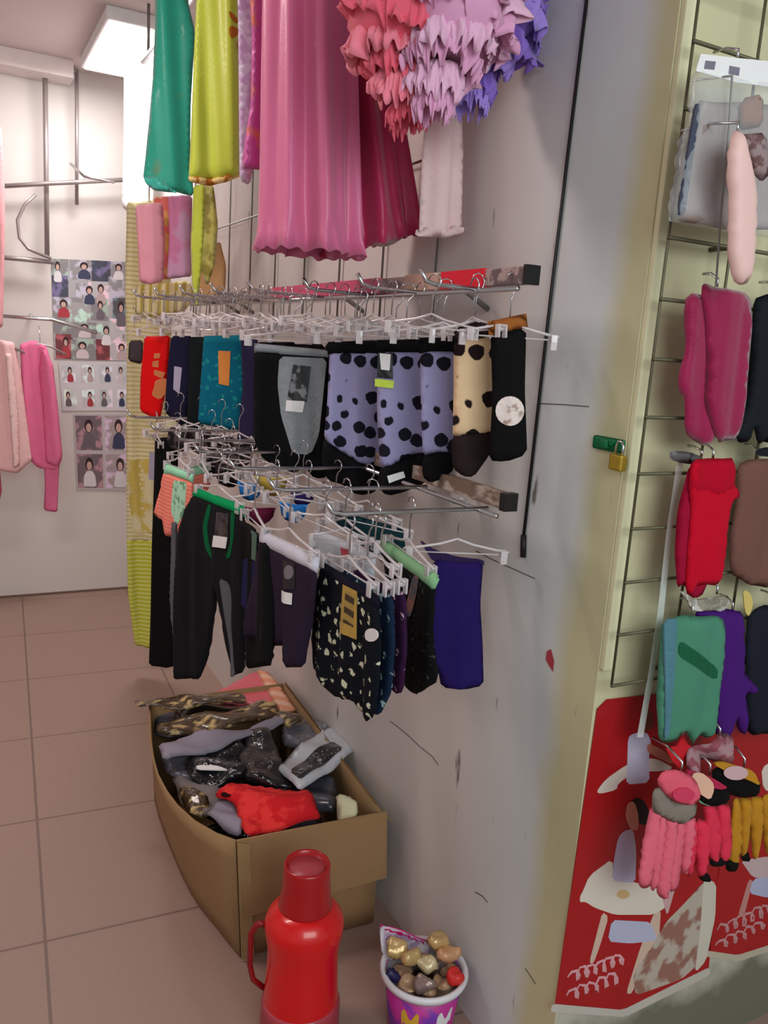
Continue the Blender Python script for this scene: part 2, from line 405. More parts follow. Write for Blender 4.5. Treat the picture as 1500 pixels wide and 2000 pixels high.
# upper row ---------------------------------------------------------------
def S(name, fr, root, px, m, **k):
    d = k.get('d', 0); return slab(name, fr, root, fr.pts(px, d), m, **k)
g, fr = garment('hanging_underwear', 'small charcoal garment at the far left end of the upper rack', 'underwear', 263, 668, 2.95, 40)
S('body', fr, g, [(252, 665), (280, 664), (278, 712), (250, 705)], cloth('charcoal_cloth', (72, 62, 66)), t=.006)
on_hanger(fr, ZU, .10, 'clear hanger holding the small charcoal garment at the far left')
g, fr = garment('hanging_underwear', 'bright red underwear pack with gold print near the left end of the upper rack', 'underwear', 306, 658, 2.78, 35)
S('body', fr, g, [(282, 657), (333, 655), (328, 720), (322, 775), (312, 822), (273, 803), (274, 740)], cloth('red_cloth', (226, 10, 14), rough=.5), t=.012)
for pts in ([(300, 690), (312, 690), (310, 700), (299, 700)], [(297, 706), (309, 704), (308, 718), (296, 716)], [(300, 722), (322, 728), (316, 740), (299, 732)]):
    S('gold_print', fr, g, pts, mat('gold_ink', (206, 120, 70), rough=.5), t=.001, d=.0125, smooth=0)
S('gold_print', fr, g, [(302, 742), (326, 738), (324, 765), (312, 782), (294, 772), (300, 756)], mat('gold_ink', (206, 120, 70)), t=.001, d=.0125)
on_hanger(fr, ZU, .14, 'clear hanger holding the bright red underwear')
g, fr = garment('hanging_underwear', 'navy underwear with a pale label beside the red pack on the upper rack', 'underwear', 352, 658, 2.62, 40)
S('body', fr, g, [(334, 656), (377, 656), (374, 740), (362, 838), (321, 805), (326, 730)], cloth('navy_cloth', (30, 28, 54)), t=.011)
S('label', fr, g, [(339, 715), (354, 718), (349, 770), (337, 760)], mat('lilac_card', (176, 166, 190)), t=.001, d=.0115, smooth=0)
on_hanger(fr, ZU, .14, 'clear hanger holding the navy underwear')
g, fr = garment('hanging_underwear', 'plain black underwear between the navy and the teal ones on the upper rack', 'underwear', 388, 660, 2.52, 45)
S('body', fr, g, [(370, 658), (404, 658), (402, 850), (364, 838), (368, 740)], cloth('greenblack_cloth', (22, 28, 30)), t=.01)
on_hanger(fr, ZU, .13, 'clear hanger holding the plain black underwear')
g, fr = garment('hanging_underwear', 'teal flecked underwear pack with an orange tag on the upper rack', 'underwear', 444, 658, 2.34, 35)
M_teal = cloth('teal_cloth', (10, 104, 130), pat='flowers', rgb2=(30, 142, 140), pscale=42, thr=.26)
S('body', fr, g, [(398, 657), (490, 655), (484, 740), (470, 846), (386, 826), (392, 740)], M_teal, t=.014)
S('waistband', fr, g, [(398, 656), (490, 654), (488, 676), (397, 678)], cloth('teal_plain', (8, 118, 140)), t=.0155, smooth=0)
S('tag', fr, g, [(425, 685), (449, 686), (446, 754), (426, 750)], mat('orange_card', (226, 140, 62)), t=.0012, d=.0148, smooth=0)
on_hanger(fr, ZU, .22, 'clear hanger holding the teal flecked underwear')
g, fr = garment('hanging_underwear', 'dark violet underwear seen edge on just right of the teal pack', 'underwear', 484, 662, 2.2, 60)
S('body', fr, g, [(470, 660), (504, 660), (502, 880), (462, 862), (474, 760)], cloth('dark_violet_cloth', (48, 42, 74)), t=.012)
on_hanger(fr, ZU, .18, 'clear hanger holding the dark violet underwear')

for k, (a, b) in enumerate([((505, 668), 1.98), ((560, 672), 1.93)]):
    g, fr = garment('hanging_shorts', 'plain black shorts hidden behind the grey and black shorts', 'shorts', a[0]+35, a[1], b, 40, 'black shorts behind the grey and black pair')
    S('body', fr, g, [(a[0]-5, a[1]), (a[0]+75, a[1]), (a[0]+78, 850+k*30), (a[0]+2, 870+k*20)], M_black, t=.01)
    on_hanger(fr, ZU, .2, 'clear hanger crowded behind the grey and black shorts', group='hangers of the black shorts behind the grey and black pair')
# grey and black shorts
g, fr = garment('hanging_shorts', 'black shorts with heathered grey waistband and grey front panel on the upper rack', 'shorts', 572, 680, 1.84, 32)
fo = wave(.004, .09, 1.0, 2, top=.02, h=.22)
S('body', fr, g, [(497, 684), (645, 692), (642, 780), (634, 860), (640, 932), (614, 936), (596, 914), (566, 926), (515, 898), (496, 860)], M_black, t=.013, fold=fo, rad=.02)
M_hgrey = cloth('heather_grey', (142, 148, 152), var=.2, scale=60)
S('front_panel', fr, g, [(545, 696), (638, 700), (630, 780), (622, 850), (606, 889), (572, 886), (548, 815), (541, 750)], M_hgrey, t=.003, d=.0125, fold=fo)
S('waistband', fr, g, [(496, 670), (646, 684), (645, 701), (496, 690)], M_hgrey, t=.0155, fold=fo, smooth=0)
S('picture_tag', fr, g, [(572, 712), (606, 716), (598, 786), (560, 780)], mat('dark_card', (28, 28, 30), rough=.4, pat='blotch', rgb2=(130, 130, 134), pscale=40, thr=.42), t=.001, d=.018, smooth=0, fold=fo)
S('price_label', fr, g, [(558, 782), (594, 784), (590, 806), (556, 803)], M_white, t=.001, d=.0185, smooth=0, fold=fo)
on_hanger(fr, ZU, .24, 'clear hanger holding the grey and black shorts')
# lavender printed shorts, three pairs
M_lav = cloth('lavender_print', (158, 154, 196), pat='dots', rgb2=(18, 18, 34), pscale=27, thr=.37)
M_lavp = cloth('lavender_print', (158, 154, 196))
def lav(label, cx, Y, th, waist, body, hem, hg):
    g, fr = garment('hanging_shorts', label, 'shorts', cx, 676, Y, th)
    fo = wave(.005, .075, cx*.1, 3, top=.02, h=.22)
    S('body', fr, g, body, M_lav, t=.012, fold=fo, rad=.02)
    S('waistband', fr, g, waist, M_black, t=.0145, fold=fo, smooth=0)
    S('dark_hem', fr, g, hem, M_black, t=.0145, fold=fo)
    on_hanger(fr, ZU, .2, hg); return g, fr, fo
g, fr, fo = lav('lavender shorts with black flower print, leftmost of three on the upper rack', 700, 1.62, 32, [(640, 668), (765, 670), (765, 696), (640, 692)],
    [(644, 684), (762, 688), (764, 790), (770, 890), (742, 915), (700, 905), (660, 880), (633, 858), (640, 780)],
    [(632, 852), (660, 876), (700, 902), (742, 915), (750, 940), (735, 962), (700, 968), (672, 948), (640, 938), (628, 900)], 'clear hanger holding the leftmost lavender printed shorts')
g, fr, fo = lav('lavender shorts with black flower print and neon edged hang tag, middle of three', 790, 1.44, 28, [(735, 664), (845, 662), (845, 690), (735, 692)],
    [(738, 684), (844, 684), (842, 790), (840, 880), (800, 892), (770, 908), (742, 918), (736, 800)],
    [(742, 912), (770, 904), (800, 888), (842, 878), (846, 918), (828, 945), (790, 962), (756, 968), (736, 950)], 'clear hanger holding the middle lavender printed shorts')
S('hang_tag', fr, g, [(738, 688), (766, 690), (768, 740), (736, 738)], mat('tag_black', (22, 22, 26), rough=.4), t=.001, d=.0185, smooth=0, fold=fo)
S('tag_label', fr, g, [(741, 690), (763, 692), (761, 724), (744, 722)], M_white, t=.001, d=.0205, smooth=0, fold=fo)
S('tag_strip', fr, g, [(732, 740), (770, 744), (768, 759), (732, 755)], mat('neon_lime', (200, 222, 70), rough=.5), t=.001, d=.0195, smooth=0, fold=fo)
S('care_label', fr, g, [(756, 930), (788, 922), (792, 934), (760, 944)], M_white, t=.001, d=.018, smooth=0, fold=fo)
g, fr, fo = lav('lavender shorts with black flower print, rightmost of three next to the beige pair', 862, 1.32, 28, [(818, 660), (892, 656), (890, 690), (818, 690)],
    [(820, 684), (890, 682), (888, 790), (884, 884), (850, 886), (826, 892), (822, 800)],
    [(826, 888), (850, 882), (884, 880), (888, 915), (866, 935), (840, 944), (824, 930)], 'clear hanger holding the rightmost lavender printed shorts')
for k, (cx, Y) in enumerate([(690, 1.76), (770, 1.72), (845, 1.53)]):
    g, fr = garment('hanging_shorts', 'black shorts hanging behind the lavender printed shorts', 'shorts', cx, 672, Y, 36, 'black shorts behind the lavender pairs')
    S('body', fr, g, [(cx-55, 668), (cx+50, 664), (cx+48, 800), (cx+46, 925-k*8), (cx+8, 932-k*6), (cx, 900), (cx-14, 935), (cx-50, 920), (cx-52, 800)], M_black, t=.01)
    on_hanger(fr, ZU, .2, 'clear hanger crowded behind the lavender shorts', group='hangers of the black shorts behind the lavender pairs')
# beige printed shorts
g, fr = garment('hanging_shorts', 'beige shorts with dark brown flower print and brown waistband', 'shorts', 925, 650, 1.22, 28)
M_beige = cloth('beige_print', (232, 198, 158), pat='dots', rgb2=(30, 16, 16), pscale=26, thr=.37)
M_dbrown = cloth('dark_brown_knit', (42, 30, 32))
fo = wave(.004, .06, 2, 2, top=.02, h=.22)
S('body', fr, g, [(886, 664), (958, 652), (962, 760), (964, 846), (925, 850), (884, 858), (886, 760)], M_beige, t=.012, fold=fo)
S('waistband', fr, g, [(886, 642), (950, 622), (958, 660), (888, 672)], M_dbrown, t=.0145, fold=fo)
S('dark_hem', fr, g, [(882, 850), (925, 843), (965, 840), (960, 880), (946, 905), (925, 932), (905, 930), (884, 915)], M_dbrown, t=.0145, fold=fo)
on_hanger(fr, ZU, .16, 'clear hanger holding the beige printed shorts')
g, fr = garment('hanging_shorts', 'plain black shorts with tan waistband and round foil sticker, right end of upper rack', 'shorts', 994, 640, 1.14, 26)
fo = wave(.003, .08, 0, 2, top=.02, h=.22)
S('body', fr, g, [(958, 650), (1028, 640), (1025, 760), (1030, 888), (985, 902), (955, 900), (962, 780)], M_black, t=.011, fold=fo)
S('waistband', fr, g, [(952, 628), (1028, 612), (1031, 640), (955, 656)], cloth('tan_orange', (156, 92, 40)), t=.0135, fold=fo, smooth=0)
S('foil_sticker', fr, g, disc(997, 803, 28, 29), mat('foil', (232, 214, 208), rough=.4, metal=.0, pat='blotch', rgb2=(170, 140, 130), pscale=60, thr=.4), t=.001, d=.0125, smooth=0, fold=fo)
on_hanger(fr, ZU, .17, 'clear hanger holding the black shorts with tan waistband at the right end')

# crowd of further clear hangers on the upper arms
random.seed(3)
for yi, (y, x0) in enumerate(zip(US, UX)):
    n = [2, 3, 5, 7, 8, 8, 8, 8][yi]
    for k in range(n):
        x = x0+.02+k*(.78-x0)/max(1, n-1)+random.uniform(-.006, .006)
        hanger(x, y+random.uniform(-.003, .003), ZU+.004, 78+random.uniform(-30, 16), random.uniform(.16, .21), 'clear plastic clip hanger packed among others on the upper rack arms', 'empty clear hangers crowding the upper rack', random.uniform(-.12, .12), .72)

# lower row ---------------------------------------------------------------
def low(name, label, cat, A, B, z, group=None):
    """frame through the two ends of a level waistband at height z"""
    a = onZ(*A, z); b = onZ(*B, z); th = math.degrees(math.atan2(-(b.y-a.y), b.x-a.x))
    fr = Frame((a+b)/2, th); return thing(name, label, cat, fr, group), fr, (b-a).length
zb = 1.07
g, fr = garment('hanging_trousers', 'long black trousers at the far left of the lower rack', 'trousers', 322, 858, 2.62, 45)
S('body', fr, g, [(302, 856), (346, 852), (350, 1000), (345, 1150), (345, 1300), (320, 1305), (292, 1299), (297, 1100), (300, 950)], M_black, t=.014, fold=wave(.004, .08, 0, 1))
on_hanger(fr, ZL+.2, .16, 'clear hanger holding the long black trousers at the far left')
# coral briefs
M_coral = cloth('coral_mesh', (240, 122, 106), pat='hstripe', rgb2=(250, 150, 130), pscale=30)
M_mint = cloth('mint_band', (160, 226, 186))
g, fr, wd = low('hanging_underwear', 'coral briefs with mint waistband and mint label, front of the lower rack', 'underwear', (322, 915), (376, 935), 1.085)
fo = wave(.003, .07, 1, 2, top=.02, h=.22)
S('body', fr, g, [(320, 920), (376, 938), (378, 1000), (370, 1048), (348, 1050), (322, 1046), (320, 1020), (302, 1004), (312, 960)], M_coral, t=.010, fold=fo)
S('waistband', fr, g, [(322, 904), (377, 926), (377, 944), (320, 926)], M_mint, t=.0125, fold=fo, smooth=0)
S('label', fr, g, [(335, 938), (362, 942), (357, 1000), (342, 1030), (330, 1000)], mat('mint_card', (178, 226, 196), pat='blotch', rgb2=(110, 160, 120), pscale=60, thr=.42), t=.001, d=.0105, fold=fo)
on_hanger(fr, ZL+.02, wd*.95, 'clear hanger holding the front coral briefs')
g, fr, wd = low('hanging_underwear', 'coral briefs with mint waistband, behind the front pair on the lower rack', 'underwear', (366, 925), (412, 912), 1.09)
S('body', fr, g, [(366, 926), (411, 920), (410, 952), (392, 972), (370, 968)], M_coral, t=.010)
S('waistband', fr, g, [(364, 914), (412, 904), (412, 926), (366, 934)], M_mint, t=.0125, smooth=0)
on_hanger(fr, ZL+.02, .16, 'clear hanger holding the rear coral briefs')
# trousers with green waist
g, fr, wd = low('hanging_trousers', 'black trousers with bright green waistband, green piping and grey side stripes', 'trousers', (381, 962), (476, 1006), zb)
fo = wave(.006, .12, 1, 1.5, top=.02, h=.22)
M_blk2 = cloth('washed_black', (24, 24, 28), var=.25)
M_sgrey = cloth('slate_grey', (92, 92, 98))
S('body', fr, g, [(381, 962), (477, 1004), (479, 1100), (482, 1200), (478, 1312), (452, 1322), (437, 1240), (426, 1142), (410, 1240), (394, 1326), (346, 1326), (344, 1180), (350, 1050), (362, 990)], M_blk2, t=.014, fold=fo, rad=.03)
S('waistband', fr, g, [(379, 950), (475, 987), (479, 1010), (378, 972)], cloth('green_band', (0, 148, 86)), t=.018, fold=fo, smooth=0)
S('side_stripe', fr, g, [(333, 1020), (344, 1020), (344, 1180), (352, 1326), (340, 1322), (331, 1180)], M_sgrey, t=.010, fold=fo, smooth=0)
S('side_stripe', fr, g, [(424, 1130), (438, 1138), (455, 1250), (458, 1322), (446, 1322), (436, 1230)], M_sgrey, t=.003, d=.014, fold=fo)
for pts in ([(401, 985), (408, 988), (398, 1030), (402, 1070), (412, 1092), (404, 1090), (394, 1068), (390, 1030)], [(446, 1000), (454, 1002), (452, 1060), (440, 1092), (434, 1090), (444, 1056)]):
    S('piping', fr, g, pts, cloth('green_pipe', (0, 96, 56)), t=.002, d=.0145, fold=fo)
S('picture_tag', fr, g, [(418, 1000), (440, 1004), (437, 1050), (416, 1048)], mat('tag_brown', (70, 58, 62), rough=.4, pat='blotch', rgb2=(30, 26, 30), pscale=60), t=.001, d=.016, smooth=0, fold=fo)
S('price_label', fr, g, [(414, 1046), (436, 1050), (433, 1072), (412, 1068)], M_white, t=.001, d=.017, smooth=0, fold=fo)
on_hanger(fr, ZL+.01, wd*.95, 'clear hanger holding the trousers with green waistband')
g, fr, wd = low('hanging_trousers', 'black trousers with blue side panel between green waisted and plum trousers', 'trousers', (472, 1010), (524, 1060), zb)
S('body', fr, g, [(470, 1010), (526, 1060), (528, 1180), (526, 1300), (486, 1306), (474, 1200)], M_black, t=.012, fold=wave(.004, .09, 1, 1))
S('side_panel', fr, g, [(472, 1090), (500, 1100), (496, 1190), (480, 1196), (466, 1180)], cloth('royal_navy', (24, 26, 72)), t=.002, d=.012)
S('green_stripe', fr, g, [(486, 1036), (496, 1044), (494, 1096), (484, 1090)], cloth('sage', (86, 110, 96)), t=.002, d=.013, smooth=0)
on_hanger(fr, ZL+.01, .2, 'clear hanger holding the black trousers with blue panel')
# plum trousers, white waist
g, fr, wd = low('hanging_trousers', 'plum cropped trousers with wide pale waistband and dark picture tag', 'trousers', (511, 1050), (622, 1105), zb)
fo = wave(.007, .1, 0, 2, top=.02, h=.22)
M_plum = cloth('plum_jersey', (44, 32, 50), var=.25)
S('body', fr, g, [(508, 1050), (621, 1105), (616, 1160), (608, 1210), (596, 1262), (592, 1304), (563, 1302), (556, 1262), (530, 1262), (504, 1256), (480, 1242), (490, 1150), (500, 1090)], M_plum, t=.014, fold=fo, rad=.03)
S('waistband', fr, g, [(512, 1034), (624, 1090), (620, 1120), (507, 1062)], cloth('pale_lilac_band', (206, 202, 214)), t=.018, fold=fo, smooth=0)
S('picture_tag', fr, g, [(545, 1092), (570, 1102), (570, 1152), (545, 1150)], mat('tag_plum', (26, 22, 28), rough=.4), t=.001, d=.016, smooth=0, fold=fo)
S('tag_picture', fr, g, disc(558, 1118, 9, 14, 14), mat('tag_face', (120, 112, 120)), t=.001, d=.017, smooth=0, fold=fo)
S('price_label', fr, g, [(541, 1154), (564, 1160), (563, 1182), (540, 1176)], M_white, t=.001, d=.018, smooth=0, fold=fo)
on_hanger(fr, ZL+.01, wd*.95, 'clear hanger holding the plum trousers with pale waistband')
# grey-white shorts behind
g, fr, wd = low('hanging_shorts', 'pale grey shorts showing between plum trousers and flowered shorts', 'shorts', (615, 1030), (735, 1080), 1.078)
S('body', fr, g, [(612, 1030), (735, 1082), (730, 1140), (640, 1120), (612, 1100)], cloth('pale_grey_jersey', (196, 200, 208)), t=.012)
on_hanger(fr, ZL+.012, wd*.9, 'clear hanger holding the pale grey shorts')
g, fr, wd = low('hanging_shorts', 'dark teal shorts whose waistband shows behind the flowered shorts', 'shorts', (650, 995), (790, 1040), 1.085)
S('body', fr, g, [(648, 992), (700, 1008), (790, 1034), (792, 1085), (755, 1105), (700, 1060), (655, 1020)], cloth('dark_teal', (18, 52, 60)), t=.012)
on_hanger(fr, ZL+.012, wd*.9, 'clear hanger holding the dark teal shorts')
# flowered shorts
M_flo = cloth('black_flowered', (14, 18, 26), pat='flowers', rgb2=(206, 206, 180), pscale=42, thr=.27)
M_flo2 = cloth('teal_flowered', (22, 38, 62), pat='flowers', rgb2=(150, 176, 176), pscale=46, thr=.24)
M_flo3 = cloth('purple_flowered', (52, 22, 56), pat='flowers', rgb2=(196, 160, 176), pscale=46, thr=.24)
g, fr, wd = low('hanging_shorts', 'purple flowered shorts, rearmost of the flowered stack on the lower rack', 'shorts', (690, 1105), (795, 1165), 1.062)
S('body', fr, g, [(690, 1105), (793, 1160), (796, 1260), (788, 1352), (770, 1356), (740, 1300), (700, 1260)], M_flo3, t=.008)
on_hanger(fr, ZL+.008, wd*.9, 'clear hanger holding the purple flowered shorts')
g, fr, wd = low('hanging_shorts', 'dark teal flowered shorts in the middle of the flowered stack', 'shorts', (665, 1108), (770, 1170), 1.062)
S('body', fr, g, [(665, 1108), (769, 1166), (772, 1260), (766, 1350), (742, 1398), (716, 1390), (690, 1300)], M_flo2, t=.008)
on_hanger(fr, ZL+.008, wd*.9, 'clear hanger holding the teal flowered shorts')
g, fr, wd = low('hanging_shorts', 'black shorts with cream flowers, gold tag and white sticker, front of the flowered stack', 'shorts', (626, 1100), (740, 1172), 1.058)
fo = wave(.006, .1, .5, 2, top=.02, h=.22)
S('body', fr, g, [(626, 1100), (739, 1170), (746, 1250), (744, 1340), (736, 1398), (716, 1412), (700, 1390), (688, 1366), (665, 1364), (645, 1360), (632, 1330), (612, 1306), (604, 1250), (612, 1170)], M_flo, t=.012, fold=fo, rad=.03)
S('waistband', fr, g, [(630, 1096), (741, 1164), (741, 1190), (626, 1122)], cloth('navy_band', (20, 18, 34)), t=.015, fold=fo, smooth=0)
M_gold = mat('gold_card', (206, 172, 84), rough=.35, metal=.4)
S('gold_tag', fr, g, [(664, 1142), (690, 1156), (688, 1250), (660, 1236)], M_gold, t=.001, d=.015, smooth=0, fold=fo)
S('tag_window', fr, g, [(669, 1154), (685, 1162), (683, 1226), (666, 1216)], mat('tag_dark_gold', (60, 46, 22), rough=.4, pat='hstripe', rgb2=(170, 140, 70), pscale=14), t=.001, d=.016, smooth=0, fold=fo)
S('round_sticker', fr, g, disc(720, 1241, 14, 13, 16), M_white, t=.001, d=.0145, smooth=0, fold=fo)
on_hanger(fr, ZL+.006, wd*.9, 'clear hanger holding the front flowered shorts')
# dotted shorts with light green waist
g, fr, wd = low('hanging_shorts', 'black flecked shorts with wide pale green waistband on the lower rack', 'shorts', (748, 1062), (852, 1140), zb)
fo = wave(.005, .1, 1, 2, top=.02, h=.22)
S('body', fr, g, [(746, 1066), (851, 1142), (846, 1230), (850, 1330), (830, 1350), (806, 1358), (790, 1340), (782, 1250), (764, 1160)], cloth('black_flecked', (16, 16, 18), pat='flowers', rgb2=(60, 66, 56), pscale=60, thr=.24), t=.012, fold=fo, rad=.03)
S('waistband', fr, g, [(748, 1050), (857, 1124), (848, 1156), (743, 1078)], cloth('pale_green_band', (140, 190, 142)), t=.016, fold=fo, smooth=0)
S('hang_tag', fr, g, [(800, 1122), (812, 1130), (800, 1176), (792, 1210), (786, 1190)], mat('tag_rose', (150, 96, 90), pat='blotch', rgb2=(90, 90, 96), pscale=50), t=.001, d=.015, fold=fo)
on_hanger(fr, ZL+.008, wd*.9, 'clear hanger holding the flecked shorts with pale green waistband')
# purple at the right end
g, fr = garment('hanging_shorts', 'plain indigo stretch shorts at the right end of the lower rack', 'shorts', 890, 1096, 1.24, 22)
fo = wave(.003, .12, 0, 1, top=.02, h=.22)
S('body', fr, g, [(846, 1092), (890, 1098), (944, 1096), (938, 1180), (943, 1260), (945, 1340), (905, 1346), (862, 1344), (856, 1310), (838, 1290), (836, 1190)], cloth('indigo_stretch', (38, 24, 92), var=.08), t=.010, fold=fo, rad=.02)
S('back_waist', fr, g, [(816, 1050), (846, 1072), (890, 1086), (944, 1092), (944, 1104), (890, 1104), (846, 1098)], cloth('violet_inside', (52, 36, 76)), t=.004, d=-.012, fold=fo)
on_hanger(fr, ZL+.01, .2, 'clear hanger holding the indigo shorts at the right end')

# small bright pieces bunched on the arms in the middle of the lower rack
bunch = [((488, 958), (446, 470), 1.92, (24, 112, 190), 'bright blue briefs bunched among the hangers above the plum trousers', 34, 22),
         ((530, 948), 0, 1.86, (176, 150, 62), 'mustard briefs bunched among the hangers of the lower rack', 44, 24),
         ((590, 972), 0, 1.70, (44, 32, 92), 'violet briefs bunched behind the blue pair on the lower rack', 34, 18),
         ((572, 1000), 0, 1.62, (26, 104, 176), 'mid blue briefs beside the violet pair on the lower rack', 40, 24),
         ((505, 1006), 0, 1.74, (92, 22, 52), 'maroon briefs just above the pale plum waistband', 44, 22),
         ((672, 1080), 0, 1.34, (210, 84, 92), 'small rose piece between pale grey shorts and flowered shorts', 14, 12)]
for c, _, Y, rgb, lab, wx, hy in bunch:
    g, fr = garment('hanging_underwear', lab, 'underwear', c[0], c[1]-hy*.5, Y, 40)
    x, y = c
    S('body', fr, g, [(x-wx*.7, y-hy*.8), (x, y-hy*.5), (x+wx*.7, y-hy*.6), (x+wx*.6, y+hy*.4), (x+wx*.1, y+hy), (x-wx*.5, y+hy*.5)], cloth('briefs_%d' % sum(rgb), rgb), t=.012, fold=crumple(.004, 60, x))
    S('waistband', fr, g, [(x-wx*.75, y-hy*.85), (x, y-hy*.6), (x+wx*.75, y-hy*.65), (x+wx*.72, y-hy*.4), (x, y-hy*.33), (x-wx*.72, y-hy*.58)], cloth('briefs_band_%d' % sum(rgb), tuple(min(255, int(q*1.3+20)) for q in rgb)), t=.0135, fold=crumple(.004, 60, x))
    on_hanger(fr, ZL+.02, .14, 'clear hanger holding the '+lab.split(' b')[0] if 0 else 'clear hanger holding the '+lab)
# dark gathered pieces under the upper row, far left
for k, (x, y, Y) in enumerate([(352, 852, 2.5), (392, 858, 2.4), (432, 866, 2.3), (466, 884, 2.15), (412, 900, 2.2), (446, 922, 2.05)]):
    g, fr = garment('hanging_underwear', 'grey brown lace briefs bunched on the far arms of the lower rack', 'underwear', x, y-14, Y, 40, 'grey brown briefs on the far arms')
    S('body', fr, g, [(x-26, y-18), (x+24, y-14), (x+26, y+18), (x+4, y+34), (x-22, y+20)], cloth('grey_brown_lace', (84, 74, 74), pat='blotch', rgb2=(30, 26, 28), pscale=50, thr=.5), t=.014, fold=crumple(.006, 50, k))
    on_hanger(fr, ZL+.06, .16, 'clear hanger holding one of the grey brown briefs', group='hangers of the grey brown briefs')
random.seed(11)
for yi, (y, x0) in enumerate(zip(LS, LX)):
    n = [1, 2, 3, 4, 5, 5, 4][yi]
    for k in range(n):
        xa = max(x0+.03, .60 if yi < 3 else .56); x = xa+k*(.80-xa)/(n)+random.uniform(-.006, .006)
        hanger(x, y+random.uniform(-.003, .003), ZL+.004, 80+random.uniform(-30, 14), random.uniform(.15, .2), 'clear plastic clip hanger packed among others on the lower rack arms', 'empty clear hangers crowding the lower rack', random.uniform(-.12, .12), .72)

# ------------------------------------------------------------------ clothes hanging from above
def pleats(name, fr, parent, m, prof, n=14, amp=.18, ph=0., hem=0., seg=200, rows=26, closed=True, asym=0.0):
    """gathered skirt: prof = [(z, cu, ru, rd)] down the cloth"""
    bm = bmesh.new(); rings = []; zs = [p[0] for p in prof]
    z0, z1 = zs[0], zs[-1]; sg = -1 if z1 < z0 else 1
    for i in range(rows+1):
        z = z0+(z1-z0)*i/rows; t = i/rows
        def ip(k):
            return float(np.interp(sg*z, [sg*q for q in zs], [p[k] for p in prof]))
        cu, ru, rd = ip(1), ip(2), ip(3); ring = []
        for k in range(seg):
            a = 2*PI*k/seg
            f = 1+amp*(.35+.65*t)*(math.sin(n*a+ph+.9*math.sin(3*a+t*1.2))*.7+.35*math.sin((n+4)*a+ph*2+t*.8))
            hz = hem*max(0, (t-.93)/.07)
            f += hz*math.sin((2*n+3)*a)*.5
            zz = z+asym*t*math.cos(a)+hz*.05*math.sin((2*n+3)*a+1)
            ring.append(bm.verts.new((cu+ru*f*math.cos(a), rd*(1+3.2*(f-1))*math.sin(a), zz)))
        rings.append(ring)
    for a, b in zip(rings, rings[1:]):
        for k in range(seg): bm.faces.new((a[k], a[(k+1) % seg], b[(k+1) % seg], b[k]))
    o = from_bm(name, bm, m, parent, True)
    sm = o.modifiers.new('thickness', 'SOLIDIFY'); sm.thickness = .0015
    return o
def satin(name, rgb, **k):
    k.setdefault('rough', .42); k.setdefault('sheen', .3); k.setdefault('bump', .1); k.setdefault('bscale', 150); k.setdefault('coat', .08)
    return mat(name, rgb, **k)
rail = thing('ceiling_rail', 'steel rail above the skirts and ruffled petticoats, along the right-hand wall', 'rail', (.72, 1.05, 2.5))
tube('rail_tube', [(0, 0, 0), (0, 2.6, 0)], .011, M_steel, rail)
for y in (.1, 1.3, 2.5): tube('drop_rod', [(0, y, 0), (0, y, ZC-2.5)], .006, M_dull, rail)
# big rose satin skirt
fr = Frame((.72, 1.62, 0), 8)
g = thing('hanging_skirt', 'large rose pink satin skirt with pleats and rolled hem, hanging above the upper rack', 'skirt', fr)
u = lambda x, y: fr.loc(x, y)
bl, br_ = u(497, 478), u(700, 480)
pl = [(2.48, .0, .05, .03), (2.40, .0, .055, .035)]
top = u(505, 0), u(700, 0); bot = u(497, 480), u(705, 480)
pr = [(2.46, (top[0][0]+top[1][0])/2, .05, .03), (top[0][1], (top[0][0]+top[1][0])/2, (top[1][0]-top[0][0])/2*.92, .06), (bot[0][1]+.02, (bot[0][0]+bot[1][0])/2, (bot[1][0]-bot[0][0])/2*.93, .085), (bot[0][1]-.005, (bot[0][0]+bot[1][0])/2, (bot[1][0]-bot[0][0])/2, .09)]
M_rose = satin('rose_satin', (218, 108, 150), var=.06)
pleats('skirt_panel', fr, g, M_rose, pr, n=8, amp=.10, hem=.06, seg=480)
fr2 = Frame((.80, 1.70, 0), 8)
g2 = thing('hanging_skirt', 'deep crimson pink skirt, half hidden behind the right side of the rose skirt', 'skirt', fr2)
t0, t1 = fr2.loc(640, 0), fr2.loc(745, 0); b0, b1 = fr2.loc(640, 470), fr2.loc(822, 420)
pr = [(2.46, (t0[0]+t1[0])/2, .04, .03), (t0[1], (t0[0]+t1[0])/2, (t1[0]-t0[0])/2, .05), (b0[1]+.02, (b0[0]+b1[0])/2, (b1[0]-b0[0])/2*.92, .07), (b0[1], (b0[0]+b1[0])/2, (b1[0]-b0[0])/2, .075)]
pleats('skirt_panel', fr2, g2, satin('crimson_satin', (190, 40, 92), var=.1), pr, n=7, amp=.12, hem=.06, seg=480, asym=.035)
# printed magenta/lilac panels left of the rose skirt
fr = Frame((.64, 1.78, 0), 20)
g = thing('hanging_skirt', 'magenta and lilac printed skirt showing at the left edge of the rose skirt', 'skirt', fr)
slab('cloth_panel', fr, g, fr.pts([(478, -160), (540, -160), (545, 100), (540, 330), (470, 332), (490, 200), (492, 60)]), satin('magenta_print', (206, 80, 160), pat='blotch', rgb2=(226, 120, 90), pscale=14, thr=.42), t=.012, fold=wave(.008, .05, 0, 2), smooth=1)
fr = Frame((.62, 1.9, 0), 20)
g = thing('hanging_lace_panel', 'narrow lilac lace panel between the lime dress and the rose skirt', 'lace', fr)
slab('lace_cloth', fr, g, fr.pts([(462, -160), (505, -160), (500, 100), (492, 220), (496, 320), (488, 362), (468, 352), (466, 100)]), satin('lilac_lace', (224, 184, 226), pat='blotch', rgb2=(240, 220, 244), pscale=50, rough=.7), t=.010, fold=wave(.006, .05, 1, 3))
